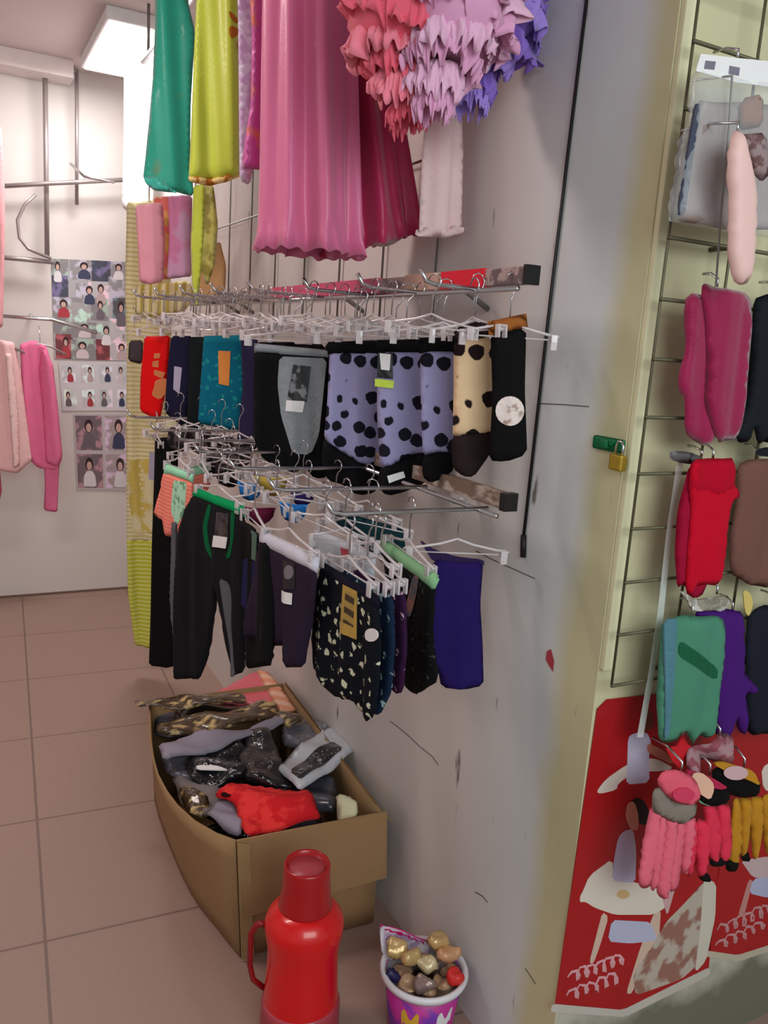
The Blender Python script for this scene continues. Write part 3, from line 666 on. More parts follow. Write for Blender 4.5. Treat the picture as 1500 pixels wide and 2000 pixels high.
slab('frill_edge', fr, g, fr.pts([(452, 330), (500, 322), (510, 350), (480, 366), (455, 356)]), satin('lilac_lace'), t=.012, fold=wave(.01, .03, 1, 3)) if 0 else None
# lime dress
fr = Frame((.60, 2.35, 0), 22)
g = thing('hanging_dress', 'lime yellow dress with gold trimmed hem, between teal scarf and lilac lace', 'dress', fr)
fo = wave(.010, .11, .6, 1)
slab('dress_body', fr, g, fr.pts([(384, -190), (470, -190), (468, 0), (470, 200), (468, 345), (420, 352), (369, 350), (376, 200), (384, 0)]), satin('lime_satin', (200, 214, 62), var=.05), t=.03, fold=fo, rad=.07)
slab('gold_hem', fr, g, fr.pts([(368, 343), (420, 346), (469, 336), (470, 346), (440, 358), (400, 362), (370, 356)]), cloth('gold_hem', (196, 120, 40), pat='blotch', rgb2=(244, 214, 140), pscale=60), t=.034, fold=fo, rad=.05)
for pts in ([(446, 20), (462, 30), (466, 44), (450, 36)], [(450, 50), (466, 52), (464, 66), (452, 76), (446, 62)], [(462, 76), (472, 84), (476, 102), (464, 96)]):
    slab('embroidery', fr, g, fr.pts(pts, .03), cloth('rust_embroidery', (190, 110, 40)), t=.002, d=.030, fold=fo)
# teal scarf
fr = Frame((.56, 2.75, 0), 25)
g = thing('hanging_scarf', 'teal green scarf with faint flowers, hanging left of the lime dress', 'scarf', fr)
M_scarf = satin('teal_scarf', (26, 170, 144), pat='blotch', rgb2=(96, 150, 116), pscale=9, thr=.37, rough=.5)
fo = wave(.013, .13, 0, 2.5)
slab('scarf_cloth', fr, g, fr.pts([(300, -220), (370, -220), (366, 0), (380, 60), (372, 200), (370, 300), (378, 382), (345, 376), (300, 368), (278, 350), (285, 260), (298, 160), (303, 40)]), M_scarf, t=.014, fold=fo, rad=.03)
slab('front_fold', fr, g, fr.pts([(279, 340), (300, 342), (350, 378), (300, 372), (279, 354)], .02), satin('teal_scarf_light', (50, 186, 168)), t=.006, d=.02, fold=fo)
# bright white dress nearest the tube light
fr = Frame((.85, 4.32, 0), 5)
g = thing('hanging_dress', 'glaring white dress hanging left of the teal scarf', 'dress', fr)
slab('dress_body', fr, g, fr.pts([(262, -150), (310, -150), (306, 60), (302, 200), (298, 330), (300, 380), (296, 420), (262, 424), (238, 404), (242, 250), (242, 140)]), satin('white_cloth', (246, 244, 246), var=.01), t=.03, fold=wave(.012, .1, 0, 1), rad=.05)
# small pieces below
def small(name, label, cat, X, Y, th, pts, m, t=.012, f=None, part='body'):
    fr = Frame(onY(X[0], X[1], Y), th); g = thing(name, label, cat, fr)
    slab(part, fr, g, fr.pts(pts), m, t=t, fold=f, rad=t*2); return g, fr
small('hanging_stocking', 'pale pink stocking below the glaring white dress', 'stocking', (290, 400), 3.0, 20, [(264, 400), (318, 396), (322, 470), (320, 548), (300, 556), (272, 552), (268, 470)], cloth('baby_pink', (248, 168, 184)), .02, wave(.008, .08, 0, 1))
small('hanging_blouse', 'red and gold child top between the pale pink and the mauve pieces', 'top', (318, 390), 3.05, 20, [(300, 384), (338, 384), (336, 460), (334, 545), (306, 545), (302, 460)], cloth('coral_gold', (226, 120, 110), pat='blotch', rgb2=(224, 190, 100), pscale=16, thr=.42), .014, wave(.006, .06, 0, 1))
small('hanging_blouse', 'mauve pink child top under the teal scarf', 'top', (350, 385), 2.95, 20, [(328, 382), (376, 382), (374, 460), (376, 540), (326, 545), (330, 460)], cloth('mauve_pink', (214, 130, 170), pat='blotch', rgb2=(208, 156, 190), pscale=10), .016, wave(.008, .08, 0, 1))
small('hanging_scarf', 'lime scarf end hanging below the teal scarf', 'scarf', (390, 380), 2.62, 25, [(378, 360), (402, 360), (400, 450), (392, 540), (384, 600), (374, 560), (372, 470)], satin('lime_satin', (0, 0, 0)), .010, wave(.006, .06, 0, 1))
small('hanging_scarf', 'olive patterned scarf hanging beside the lime scarf end', 'scarf', (412, 380), 2.72, 25, [(398, 356), (418, 362), (426, 440), (420, 520), (404, 560), (390, 520), (396, 440)], satin('olive_print', (150, 138, 52), pat='blotch', rgb2=(196, 190, 96), pscale=18), .010, wave(.006, .05, 0, 1))
small('hanging_bag', 'tan cloth bag hanging on the wall below the olive scarf', 'bag', (415, 480), 2.9, 30, [(398, 486), (430, 470), (442, 520), (440, 570), (410, 590), (388, 575), (384, 530)], cloth('tan_cloth', (206, 160, 112)), .015)
small('hanging_blouse', 'cream and yellow striped top hanging at the far end of the upper rack', 'top', (320, 560), 3.3, 20, [(268, 556), (370, 548), (382, 580), (360, 608), (300, 620), (262, 612)], cloth('cream_stripe', (238, 226, 178), pat='vstripe', rgb2=(198, 182, 96), pscale=10, thr=.6), .02, wave(.008, .05, 0, 1))
# pale pink legging near the wall
fr = Frame((.90, 1.50, 0), 10)
g = thing('hanging_legging', 'pale blush leggings with frilled hem hanging beside the crimson skirt', 'leggings', fr)
fo = wave(.008, .06, 0, 2)
slab('legging_cloth', fr, g, fr.pts([(832, -60), (900, -60), (902, 180), (906, 300), (902, 450), (860, 462), (818, 460), (822, 330), (832, 200)]), cloth('blush_cloth', (236, 204, 204), bump=.1), t=.016, fold=fo, rad=.035)
slab('frilled_hem', fr, g, fr.pts([(812, 446), (906, 440), (912, 456), (885, 464), (860, 466), (835, 464), (808, 462)]), cloth('blush_cloth', (0, 0, 0)), t=.02, fold=wave(.008, .02, 0, 2))
small('hanging_blouse', 'white frilled hem peeping out under the crimson skirt', 'top', (755, 440), 1.72, 15, [(690, 400), (800, 400), (806, 446), (776, 474), (748, 484), (722, 474), (700, 478)], cloth('white_frill', (232, 214, 216)), .014, wave(.008, .03, 0, 2))
# ruffled petticoats: stacked frills
def frills(label, c, Y, tip, rgb, rgb2, r0, n, seed, lean):
    rnd = random.Random(seed)
    o = onY(c[0], c[1], Y); g = thing('ruffled_petticoat', label, 'petticoat', o)
    bp = onY(tip[0], tip[1], Y) - o
    tpz = 2.30-o.z
    m1 = satin('frill_%d' % seed, rgb, var=.12, scale=30, rough=.7, coat=0); m2 = satin('frill_b%d' % seed, rgb2, var=.12, scale=30, rough=.7, coat=0)
    prof = [(.025, tpz+.17)] + [(.03+r0*.55*k/5, tpz*(1-k/5)) for k in range(6)]
    lathe('underskirt', [(r0*.25, 0.0+bp.z*.4)]+prof[::-1], m1, g, 40)
    for k in range(n):
        t = k/(n-1); z = tpz*.6+(bp.z-tpz*.6)*t
        r = r0*(.75+.35*math.sin(PI*min(1, t*1.05)*.8))*(1 if t < .55 else 1-.62*(t-.55)/.45)
        cx = bp.x*max(0, t-.25)/.75*1.0; cyy = bp.y*max(0, t-.25)/.75
        bm = bmesh.new(); seg = 260; rings = []
        ox, oy, tl, ta = rnd.uniform(-.014, .014), rnd.uniform(-.01, .01), rnd.uniform(.1, .45), rnd.uniform(0, 6.28)
        for i in range(9):
            s = i/8; ring = []
            for q in range(seg):
                a = 2*PI*q/seg; ca, sa = math.cos(a), math.sin(a)
                n1 = noise.noise(Vector((ca*3.2+k*3.1, sa*3.2+seed, s*1.2))); n2 = noise.noise(Vector((ca*8+k*5.7, sa*8-seed, s*2.5))); n3 = noise.noise(Vector((ca*17+k*1.7, sa*17+seed, s*4)))
                rr = r*(.40+.62*math.sin(s*1.45))*(1+s*(.30*n1+.30*n2+.08*n3)+.035*s*s*math.sin(31*a+k*2)+.03*s*math.sin(17*a+k))
                zz = z+.026-.052*s*s+s*(.022*n2+.004*n3)+.006*s*s*math.sin(24*a+k)+tl*rr*math.cos(a-ta)*.5
                ring.append(bm.verts.new((cx+ox+rr*ca, cyy+oy+rr*sa*.85, zz)))
            rings.append(ring)
        for a, b in zip(rings, rings[1:]):
            for q in range(seg): bm.faces.new((a[q], a[(q+1) % seg], b[(q+1) % seg], b[q]))
        o2 = from_bm('frill', bm, m2 if k % 2 else m1, g, True)
        sm = o2.modifiers.new('thickness', 'SOLIDIFY'); sm.thickness = .0012
    return g
frills('coral pink ruffled petticoat, left of three above the crimson skirt', (775, 60), 1.30, (792, 210), (232, 92, 116), (238, 128, 148), .092, 11, 21, 0)
frills('pale orchid ruffled petticoat, middle of three', (890, 50), 1.24, (862, 195), (222, 158, 196), (230, 178, 208), .088, 11, 22, 0)
frills('violet ruffled petticoat, right of three nearest the black cord', (968, 40), 1.33, (912, 185), (132, 96, 192), (158, 128, 214), .086, 10, 23, 0)

# wire mesh behind the skirts on the wall
mesh = thing('wire_mesh_panel', 'thin wire mesh fixed to the wall behind the skirts', 'mesh panel', (W-.012, 1.5, 1.52))
for k in range(9):
    y = .12+k*.26; tube('wire', [(0, y, 0), (0, y, .95)], .003, M_dull, mesh, 6)
for k in range(4): tube('wire', [(-.004, .1, .06+k*.28), (-.004, 2.25, .06+k*.28)], .003, M_dull, mesh, 6)

# ------------------------------------------------------------------ back wall: rails, jackets, posters, ceiling lamp
lamp = thing('ceiling_light', 'square glowing ceiling light beside the glaring white dress', 'light', (.75, 4.02, ZC))
box('lamp_housing', (-.17, -.37, -.05), (.17, .37, 0), mat('lamp_white', (240, 240, 240)), lamp, .006)
box('diffuser', (-.155, -.355, -.056), (.155, .355, -.0505), mat('lamp_glow', (255, 250, 250), emit=3.0), lamp)
rk = thing('wall_rail_frame', 'grey metal clothes rail frame on the back wall above the pink jackets', 'rail', (.3, YB, 1.4))
def RB(px, py, off=.06): p = onY(px, py, YB-off); return p-Vector((.3, YB, 1.4))
M_rail = mat('rail_grey', (172, 162, 162), rough=.35, metal=.5, var=.03)
tube('upright', [RB(88, 128), RB(92, 500)], .012, M_rail, rk)
tube('upright', [RB(150, 135), RB(150, 400)], .009, M_rail, rk)
tube('top_bar', [RB(-40, 108), RB(75, 128), RB(148, 138)], .014, M_rail, rk)
tube('cross_bar', [RB(-40, 366, .1), RB(100, 358, .1), RB(262, 350, .1)], .011, M_rail, rk)
tube('angled_arm', [RB(138, 320, .1), RB(165, 345, .22), RB(224, 356, .25)], .007, M_steel, rk)
tube('curved_hook', [RB(70, 380, .1), RB(48, 400, .1), RB(34, 430, .1), RB(38, 465, .1), RB(55, 486, .1), RB(100, 505, .1)], .008, M_rail, rk)
tube('cross_bar', [RB(-40, 498, .08), RB(105, 512, .08)], .012, M_rail, rk)
bar = tube('lower_bar', [RB(-40, 614, .2), RB(100, 624, .2), RB(190, 650, .2)], .009, M_steel, rk)
for a in ((-30, 612), (60, 618)): tube('bar_bracket', [RB(a[0], a[1]-4, 0), RB(a[0], a[1], .2)], .006, M_steel, rk)

YJ = 4.38
fr = Frame(onY(80, 668, YJ), 0)
g = thing('hanging_jacket', 'rose pink child jacket with hanging belt end, on the back wall', 'jacket', fr)
M_jk = cloth('rose_fleece', (232, 118, 160), bump=.4, bscale=120, var=.1)
fo = wave(.012, .14, 0, 2)
slab('jacket_body', fr, g, fr.pts([(38, 672), (66, 664), (90, 676), (104, 720), (112, 800), (122, 895), (110, 920), (75, 915), (50, 890), (44, 790)]), M_jk, t=.03, fold=fo, rad=.04)
slab('sleeve', fr, g, fr.pts([(84, 676), (104, 712), (113, 790), (123, 890), (112, 912), (90, 905), (84, 800), (76, 720)], .03), M_jk, t=.03, d=.03, fold=fo, rad=.05)
slab('belt_end', fr, g, fr.pts([(86, 905), (116, 900), (113, 950), (112, 1000), (86, 998), (88, 950)]), M_jk, t=.012, fold=fo)
def coat_hook(fr, g, px, H=.10):
    u, v = fr.loc(*px); dy = fr.o.y-(YB-.2)
    tube('hanger_arms', [(u-.12, 0, v-.045), (u-.05, 0, v-.01), (u, 0, v), (u+.05, 0, v-.01), (u+.12, 0, v-.045)], .005, M_rail, g, 6)
    tube('hook', [(u, 0, v), (u, 0, v+.04), (u, -dy*.5, v+H-.01), (u, -dy, v+H)], .0022, M_steel, g, 6)
coat_hook(fr, g, (78, 672), .085)
fr = Frame(onY(8, 672, YJ-.06), 0)
g = thing('hanging_jacket', 'pale blush child jacket at the left edge of the picture', 'jacket', fr)
M_jk2 = cloth('blush_fleece', (240, 194, 194), bump=.4, bscale=100, var=.06)
fo = wave(.012, .1, 1, 2)
slab('jacket_body', fr, g, fr.pts([(-50, 680), (-10, 662), (28, 668), (40, 720), (50, 800), (62, 900), (36, 924), (0, 920), (-50, 924), (-60, 800)]), M_jk2, t=.03, fold=fo, rad=.04)
slab('front_placket', fr, g, fr.pts([(10, 690), (24, 690), (36, 800), (40, 910), (26, 916), (18, 800)], .04), cloth('blush_trim', (244, 206, 204)), t=.01, d=.038, fold=fo)
slab('lining_tail', fr, g, fr.pts([(-30, 910), (0, 915), (4, 960), (-6, 1000), (-30, 990)]), cloth('deep_pink', (214, 96, 118)), t=.012, fold=fo)
coat_hook(fr, g, (-6, 668), .085)
fr = Frame(onY(0, 240, 4.2), 0)
g = thing('hanging_dress', 'dusty pink dress sliver at the left edge, above the blush jacket', 'dress', fr)
slab('dress_body', fr, g, fr.pts([(-70, 210), (-6, 225), (4, 260), (10, 380), (8, 560), (6, 640), (-70, 640)]), cloth('dusty_pink', (226, 164, 168)), t=.04, fold=wave(.012, .15, 0, 1), rad=.06)

# magazine posters with small pictures
rnd = random.Random(5)
def poster(label, quad, cells, seed, gut=.08, base=(208, 206, 208), pal=None, chaos=False):
    fr = Frame(onY(quad[0][0], quad[0][1], YB-.004), 0); g = thing('magazine_poster', label, 'poster', fr)
    P = fr.pts(quad); slab('sheet', fr, g, P, mat('sheet_%d' % seed, base, rough=.6, var=.04), t=.0012, smooth=0, res=.05)
    r = random.Random(seed); nx, ny = cells
    def bil(s, t):
        a, b, c, d = [Vector(q) for q in P]; return ((a*(1-s)+b*s)*(1-t)+(d*(1-s)+c*s)*t)
    for i in range(nx):
        for j in range(ny):
            s0, s1, t0, t1 = (i+gut)/nx, (i+1-gut)/nx, (j+gut)/ny, (j+1-gut)/ny
            if chaos:
                s0 = max(0, s0+r.uniform(-.08, .03)); s1 = min(1, s1+r.uniform(-.05, .08)); t0 = max(0, t0+r.uniform(-.07, .02)); t1 = min(1, t1+r.uniform(-.02, .08))
            dd = .0014+(i*ny+j)*.00005*(1 if chaos else 0)
            c = pal[r.randrange(len(pal))]
            pic = slab('picture', fr, g, [tuple(bil(*q)) for q in ((s0, t0), (s1, t0), (s1, t1), (s0, t1))], mat('pic_%d_%d_%d' % c, c, rough=.5, pat='blotch', rgb2=tuple(min(255, q+r.randint(30, 80)) for q in c), pscale=16, thr=.45), t=.0006, d=dd, smooth=0, res=.05)
            if chaos and r.random() < .35: continue
            # figure: head, hair, body
            cs, ct = (s0+s1)/2+r.uniform(-.04, .04), (t0+t1)/2; ws, ht = (s1-s0), (t1-t0)
            body = [(cs-.26*ws, t1-.04*ht), (cs-.2*ws, ct+.1*ht), (cs-.06*ws, ct-.02*ht), (cs+.08*ws, ct-.02*ht), (cs+.22*ws, ct+.12*ht), (cs+.26*ws, t1-.04*ht)]
            bc = r.choice([(214, 200, 204), (176, 60, 70), (60, 66, 96), (190, 168, 170), (110, 100, 110), (226, 222, 226)])
            slab('printed_figure', fr, pic, [tuple(bil(*q)) for q in body], mat('fig_%d_%d_%d' % bc, bc, rough=.5), t=.0003, d=dd+.0007, smooth=1, res=.03)
            slab('printed_hair', fr, pic, [tuple(bil(cs+.16*ws*math.cos(a), ct-.2*ht+.2*ht*math.sin(a))) for a in [k*PI/6 for k in range(12)]], mat('print_hair', (58, 40, 44)), t=.0003, d=dd+.0010, smooth=0, res=.03)
            slab('printed_face', fr, pic, [tuple(bil(cs+.10*ws*math.cos(a), ct-.15*ht+.13*ht*math.sin(a))) for a in [k*PI/6 for k in range(12)]], mat('print_face', (206, 170, 160)), t=.0003, d=dd+.0015, smooth=0, res=.03)
poster('crowded collage sheet of small photographs, top poster on the back wall', [(100, 505), (258, 512), (258, 705), (106, 700)], (4, 5), 31, .05, (176, 174, 178), [(92, 88, 94), (140, 136, 140), (150, 146, 150), (120, 60, 66), (70, 74, 92), (168, 166, 168), (190, 188, 190)], chaos=True)
poster('pale fashion page with small standing figures, middle poster on the back wall', [(114, 706), (258, 706), (258, 802), (122, 802)], (4, 2), 32, .14, (214, 212, 216), [(200, 204, 208), (190, 200, 200), (206, 200, 206), (210, 214, 214)])
poster('four dark portrait photographs, lowest poster on the back wall', [(143, 808), (258, 808), (258, 958), (150, 956)], (2, 2), 33, .05, (196, 190, 192), [(96, 82, 96), (120, 104, 112), (84, 80, 98), (176, 160, 164)])

# long yellow knitted dress hanging at the far end of the racks
fr = Frame(onY(290, 600, 3.35), 12)
g = thing('hanging_dress', 'long yellow and cream knitted dress at the far end of the racks', 'dress', fr)
fo = wave(.012, .12, .4, .5)
slab('upper_knit', fr, g, fr.pts([(248, 395), (330, 390), (335, 600), (335, 850), (332, 1060), (248, 1060), (246, 850), (248, 700), (244, 560)]), cloth('cream_knit', (232, 222, 180), pat='hstripe', rgb2=(212, 196, 136), pscale=18, thr=.6), t=.03, fold=fo, rad=.05)
slab('yellow_knit', fr, g, fr.pts([(248, 1050), (332, 1050), (325, 1160), (305, 1262), (283, 1266), (264, 1262), (250, 1160)]), cloth('yellow_knit', (196, 200, 60), pat='hstripe', rgb2=(222, 222, 130), pscale=18, thr=.6), t=.032, fold=fo, rad=.05)
slab('yellow_flowers', fr, g, fr.pts([(250, 900), (300, 896), (302, 960), (298, 1040), (262, 1046), (252, 980)], .03), cloth('ochre_knit', (214, 190, 100), pat='blotch', rgb2=(232, 222, 180), pscale=14, thr=.5), t=.004, d=.030, fold=fo)
tube('hook', [fr.to(0.0, 0, fr.loc(290, 395)[1]-.01), fr.to(0, 0, fr.loc(290, 340)[1]), fr.to(.01, 0, fr.loc(290, 330)[1])], .003, M_steel, g, 6)
fr = Frame(onY(305, 885, 2.9), 20)
g = thing('price_card', 'small pale lilac card hanging over the yellow knitted dress', 'card', fr)
slab('card', fr, g, fr.pts([(292, 882), (310, 886), (309, 940), (290, 936)]), mat('lilac_card', (0, 0, 0)), t=.001, smooth=0)
tube('string', [fr.to(0, 0, 0), fr.to(.004, 0, .10)], .0008, M_white, g, 5)
fr = Frame(onY(330, 815, 2.7), 20)
g = thing('price_card', 'small cream card under the bright red underwear', 'card', fr)
slab('card', fr, g, fr.pts([(318, 812), (345, 800), (347, 826), (322, 842)]), mat('cream_card', (226, 216, 170)), t=.001, smooth=0)
tube('string', [fr.to(0, 0, -.01), fr.to(.0, 0, .12)], .0008, M_white, g, 5)

# ------------------------------------------------------------------ cord, padlock, marks on the wall
fr = None
p0 = onX(1147, -10, W-.003); p1 = onX(1023, 1045, W-.003); p2 = onX(1022, 1088, W-.003)
g = thing('black_cord', 'thin black cord running straight down the white wall, with a thicker plug end', 'cord', p0)
z = Vector((0, 0, 0))
tube('cord', [z, (p1-p0)*.5+Vector((-.001, .002, 0)), p1-p0], .0033, mat('cord_black', (24, 20, 22), rough=.5), g, 6)
tube('plug_end', [p1-p0, p2-p0], .0062, mat('cord_black', (0, 0, 0)), g, 8)
# padlock on a green painted hasp
o = onX(1195, 868, W)
g = thing('padlock', 'small brass padlock hanging from a green painted hasp near the wall corner', 'padlock', o)
def PW(px, py, off): return onX(px, py, W-off)-o
a, b = PW(1162, 868, 0), PW(1222, 868, 0)
bm = bmesh.new(); add_box(bm, (-.006, min(a.y, b.y), -.011), (-.0005, max(a.y, b.y), .011), .005)
from_bm('hasp', bm, mat('hasp_green', (0, 112, 66), rough=.5), g)
bm = bmesh.new(); add_box(bm, (-.016, -.004, -.006), (-.005, .014, .007), .003); add_tube(bm, [(-.008, -.012, .004), (-.014, -.012, .004)], .005, 8)
from_bm('hasp_loop', bm, mat('hasp_green', (0, 0, 0)), g)
cL = PW(1207, 900, .014)
tube('shackle', [(cL.x, cL.y+.008, cL.z+.004), (cL.x, cL.y+.008, cL.z+.024), (cL.x, cL.y+.004, cL.z+.031), (cL.x, cL.y-.004, cL.z+.031), (cL.x, cL.y-.008, cL.z+.024), (cL.x, cL.y-.008, cL.z+.004)], .0022, M_steel, g, 8)
box('brass_body', (cL.x-.007, cL.y-.014, cL.z-.016), (cL.x+.007, cL.y+.014, cL.z+.010), mat('brass', (190, 160, 60), rough=.35, metal=.7, var=.15), g, .003)
# small marks: red smear, nail hole, crack lines
def wall_mark(name, label, pts, rgb, cat, off=.0008, t=.0005):
    c = onX(pts[0][0], pts[0][1], W-off); fr = Frame(c, 90)
    g = thing(name, label, cat, fr); slab('mark', fr, g, fr.pts(pts), mat('mark_%d_%d_%d' % rgb, rgb), t=t, smooth=0, res=.004); return g
wall_mark('paint_smear', 'small dried red smear low on the white wall', [(1068, 1272), (1076, 1268), (1082, 1290), (1080, 1312), (1072, 1300), (1066, 1288)], (176, 62, 76), 'stain')
def crack(label, pts, w_=1.2):
    c = onX(pts[0][0], pts[0][1], W-.001); g = thing('wall_crack', label, 'crack', c)
    tube('crack_line', [onX(x, y, W-.0005)-c for x, y in pts], .0009, mat('crack_dark', (84, 70, 66)), g, 4)
crack('long slanting crack in the wall beside the cardboard box', [(762, 1408), (790, 1430), (820, 1458), (845, 1478), (856, 1494)])
crack('thin wavy crack in the wall right of the indigo shorts', [(930, 1076), (960, 1092), (1000, 1110), (1045, 1130)])
crack('short scratch low on the wall above the tub', [(928, 1742), (942, 1750), (952, 1762)])
crack('short dark scratch low on the wall below the padlock', [(1026, 1892), (1036, 1906), (1046, 1922)])
crack('fine level scratch on the wall left of the padlock', [(1055, 788), (1100, 790), (1150, 794)])

# ------------------------------------------------------------------ cream wall: wire grid, posters, gloves
YG = YC-.045
M_wire = mat('grid_wire', (98, 94, 72), rough=.45, metal=.3, var=.25)
gx0 = onY(1250, 930, YG).x; gz0 = onY(1195, 1340, YG).z
grid = thing('wire_grid_panel', 'painted wire grid panel on the cream wall carrying the gloves', 'grid panel', (gx0, YG, gz0))
gap = .0895
for k in range(15): tube('horizontal_wire', [(-.004, 0, k*gap), (1.3, 0, k*gap)], .0031, M_wire, grid, 6)
for k in range(10): tube('vertical_wire', [(.0+k*.135, .004, 0), (.0+k*.135, .004, 14*gap)], .0026, M_wire, grid, 6)
for zz in (0, 8*gap, 14*gap): tube('standoff', [(.135, .004, zz), (.135, YC-YG, zz)], .004, M_wire, grid, 6)

# posters under the grid
def art(fr, g, name, pts, rgb, d, lab=None, sm=1, m=None):
    o = slab(name, fr, g, fr.pts(pts), m or mat('ink_%d_%d_%d' % rgb, rgb, rough=.45, var=.05), t=.0003, d=d, smooth=sm, res=.012)
    if lab: o['label'] = lab
def baby_poster(label, q, s=1, dx=0, dy=0, full=True):
    fr = Frame(onY(q[0][0], q[0][1], YC-.0022), 0); g = thing('wall_poster', label, 'poster', fr)
    slab('red_sheet', fr, g, fr.pts(q), mat('poster_red', (168, 16, 22), rough=.45, var=.06, coat=.1), t=.001, smooth=0, res=.05)
    return fr, g
fr, g = baby_poster('red poster of a child at a white feeding chair, low at the wall corner', [(1166, 1385), (1185, 1366), (1310, 1352), (1425, 1352), (1408, 1640), (1384, 1890), (1215, 1972), (1084, 1960)])
art(fr, g, 'white_border', [(1078, 1960), (1216, 1972), (1386, 1888), (1386, 1904), (1220, 1986), (1074, 1976)], (196, 188, 178), .0014)
art(fr, g, 'printed_adult', [(1226, 1440), (1236, 1432), (1262, 1428), (1272, 1450), (1266, 1480), (1268, 1528), (1222, 1532), (1224, 1500)], (196, 190, 214), .0016)
art(fr, g, 'printed_adult_head', [(1252, 1392), (1264, 1384), (1276, 1396), (1274, 1424), (1258, 1432), (1250, 1412)], (122, 56, 44), .0018)
art(fr, g, 'printed_arm', [(1264, 1450), (1290, 1462), (1320, 1486), (1310, 1492), (1280, 1478), (1262, 1466)], (196, 120, 96), .0019)
art(fr, g, 'printed_white_frame', [(1164, 1546), (1182, 1522), (1222, 1494), (1256, 1480), (1284, 1482), (1316, 1500), (1290, 1506), (1240, 1506), (1206, 1530), (1204, 1542), (1172, 1550)], (218, 206, 196), .0015)
art(fr, g, 'printed_child_hair', [(1230, 1566), (1244, 1556), (1260, 1566), (1268, 1590), (1264, 1612), (1246, 1608), (1240, 1586)], (20, 16, 18), .0018)
art(fr, g, 'printed_child_face', [(1224, 1568), (1238, 1564), (1246, 1590), (1246, 1620), (1232, 1622), (1220, 1596)], (198, 134, 112), .0021)
art(fr, g, 'printed_child_dress', [(1206, 1636), (1218, 1622), (1236, 1618), (1242, 1660), (1240, 1724), (1194, 1720), (1198, 1680)], (184, 174, 200), .0019)
art(fr, g, 'printed_tray', [(1138, 1740), (1150, 1710), (1196, 1676), (1196, 1712), (1260, 1728), (1300, 1740), (1302, 1770), (1276, 1786), (1200, 1786), (1160, 1772), (1142, 1760), (1132, 1762), (1132, 1750)], (220, 208, 194), .0017)
art(fr, g, 'printed_food', disc(1216, 1746, 13, 9, 12), (206, 172, 120), .0021)
art(fr, g, 'printed_cushion', [(1194, 1796), (1270, 1800), (1284, 1836), (1230, 1842), (1186, 1838)], (184, 182, 208), .0019)
art(fr, g, 'printed_chair_leg', [(1176, 1780), (1188, 1790), (1170, 1850), (1158, 1882), (1150, 1880)], (208, 178, 160), .0016)
art(fr, g, 'printed_chair_leg', [(1278, 1780), (1290, 1776), (1286, 1840), (1262, 1860), (1234, 1940), (1222, 1940), (1250, 1850)], (208, 178, 160), .0016)
def lettering(fr, g, x0, y0, x1, y1, hh, n, rgb, seed):
    r = random.Random(seed); P = []
    for i in range(n*6+1):
        t = i/(n*6); ph = 2*PI*i/6
        x = x0+(x1-x0)*t-7*math.cos(ph)+r.uniform(-1.2, 1.2); y = y0+(y1-y0)*t-hh*math.sin(ph)*(.55+.5*r.random())
        P.append(Vector(fr.to(fr.loc(x, y)[0], 0, fr.loc(x, y)[1])))
    o = tube('brush_lettering', P, [.0022+.0018*abs(math.sin(i*.9)) for i in range(len(P))], mat('ink_%d_%d_%d' % rgb, rgb, rough=.5), g, 6)
    o.scale = (1, .22, 1); o.location = (0, -.0006, 0)
lettering(fr, g, 1116, 1908, 1218, 1872, 15, 6, (214, 156, 162), 1)
lettering(fr, g, 1112, 1944, 1208, 1908, 14, 5, (214, 156, 162), 2)
art(fr, g, 'torn_patch', [(1300, 1800), (1330, 1770), (1376, 1720), (1396, 1730), (1388, 1800), (1366, 1880), (1330, 1912), (1290, 1926), (1240, 1944), (1236, 1900), (1266, 1860)], (170, 150, 136), .0018, m=mat('torn_print', (150, 104, 90), rough=.6, pat='blotch', rgb2=(186, 172, 158), pscale=22, thr=.5))
art(fr, g, 'white_edge', [(1374, 1714), (1398, 1724), (1396, 1790), (1378, 1876), (1356, 1900), (1366, 1820)], (206, 198, 182), .0021)
art(fr, g, 'white_edge', [(1292, 1750), (1318, 1700), (1326, 1706), (1302, 1790)], (200, 160, 160), .0021)
fr, g = baby_poster('second red poster with pink lettering, right of the first one', [(1412, 1640), (1428, 1352), (1620, 1352), (1600, 1800), (1500, 1846), (1440, 1866), (1382, 1858)])
art(fr, g, 'white_border', [(1380, 1856), (1440, 1865), (1500, 1846), (1600, 1800), (1600, 1814), (1500, 1858), (1440, 1878), (1378, 1868)], (190, 180, 160), .0014)
art(fr, g, 'printed_cushion', [(1470, 1716), (1500, 1712), (1530, 1730), (1530, 1752), (1494, 1752), (1462, 1744)], (176, 178, 206), .0019)
art(fr, g, 'printed_tray', [(1446, 1680), (1500, 1672), (1560, 1690), (1560, 1712), (1490, 1716), (1468, 1712)], (198, 172, 172), .0017)
art(fr, g, 'printed_chair_leg', [(1462, 1716), (1470, 1720), (1452, 1790), (1440, 1790)], (190, 130, 124), .0016)
art(fr, g, 'printed_sleeve', [(1486, 1500), (1530, 1470), (1560, 1520), (1530, 1560), (1490, 1540)], (222, 206, 196), .0016)
lettering(fr, g, 1408, 1816, 1506, 1772, 14, 6, (190, 136, 138), 3)
lettering(fr, g, 1404, 1846, 1494, 1804, 12, 5, (190, 136, 138), 4)

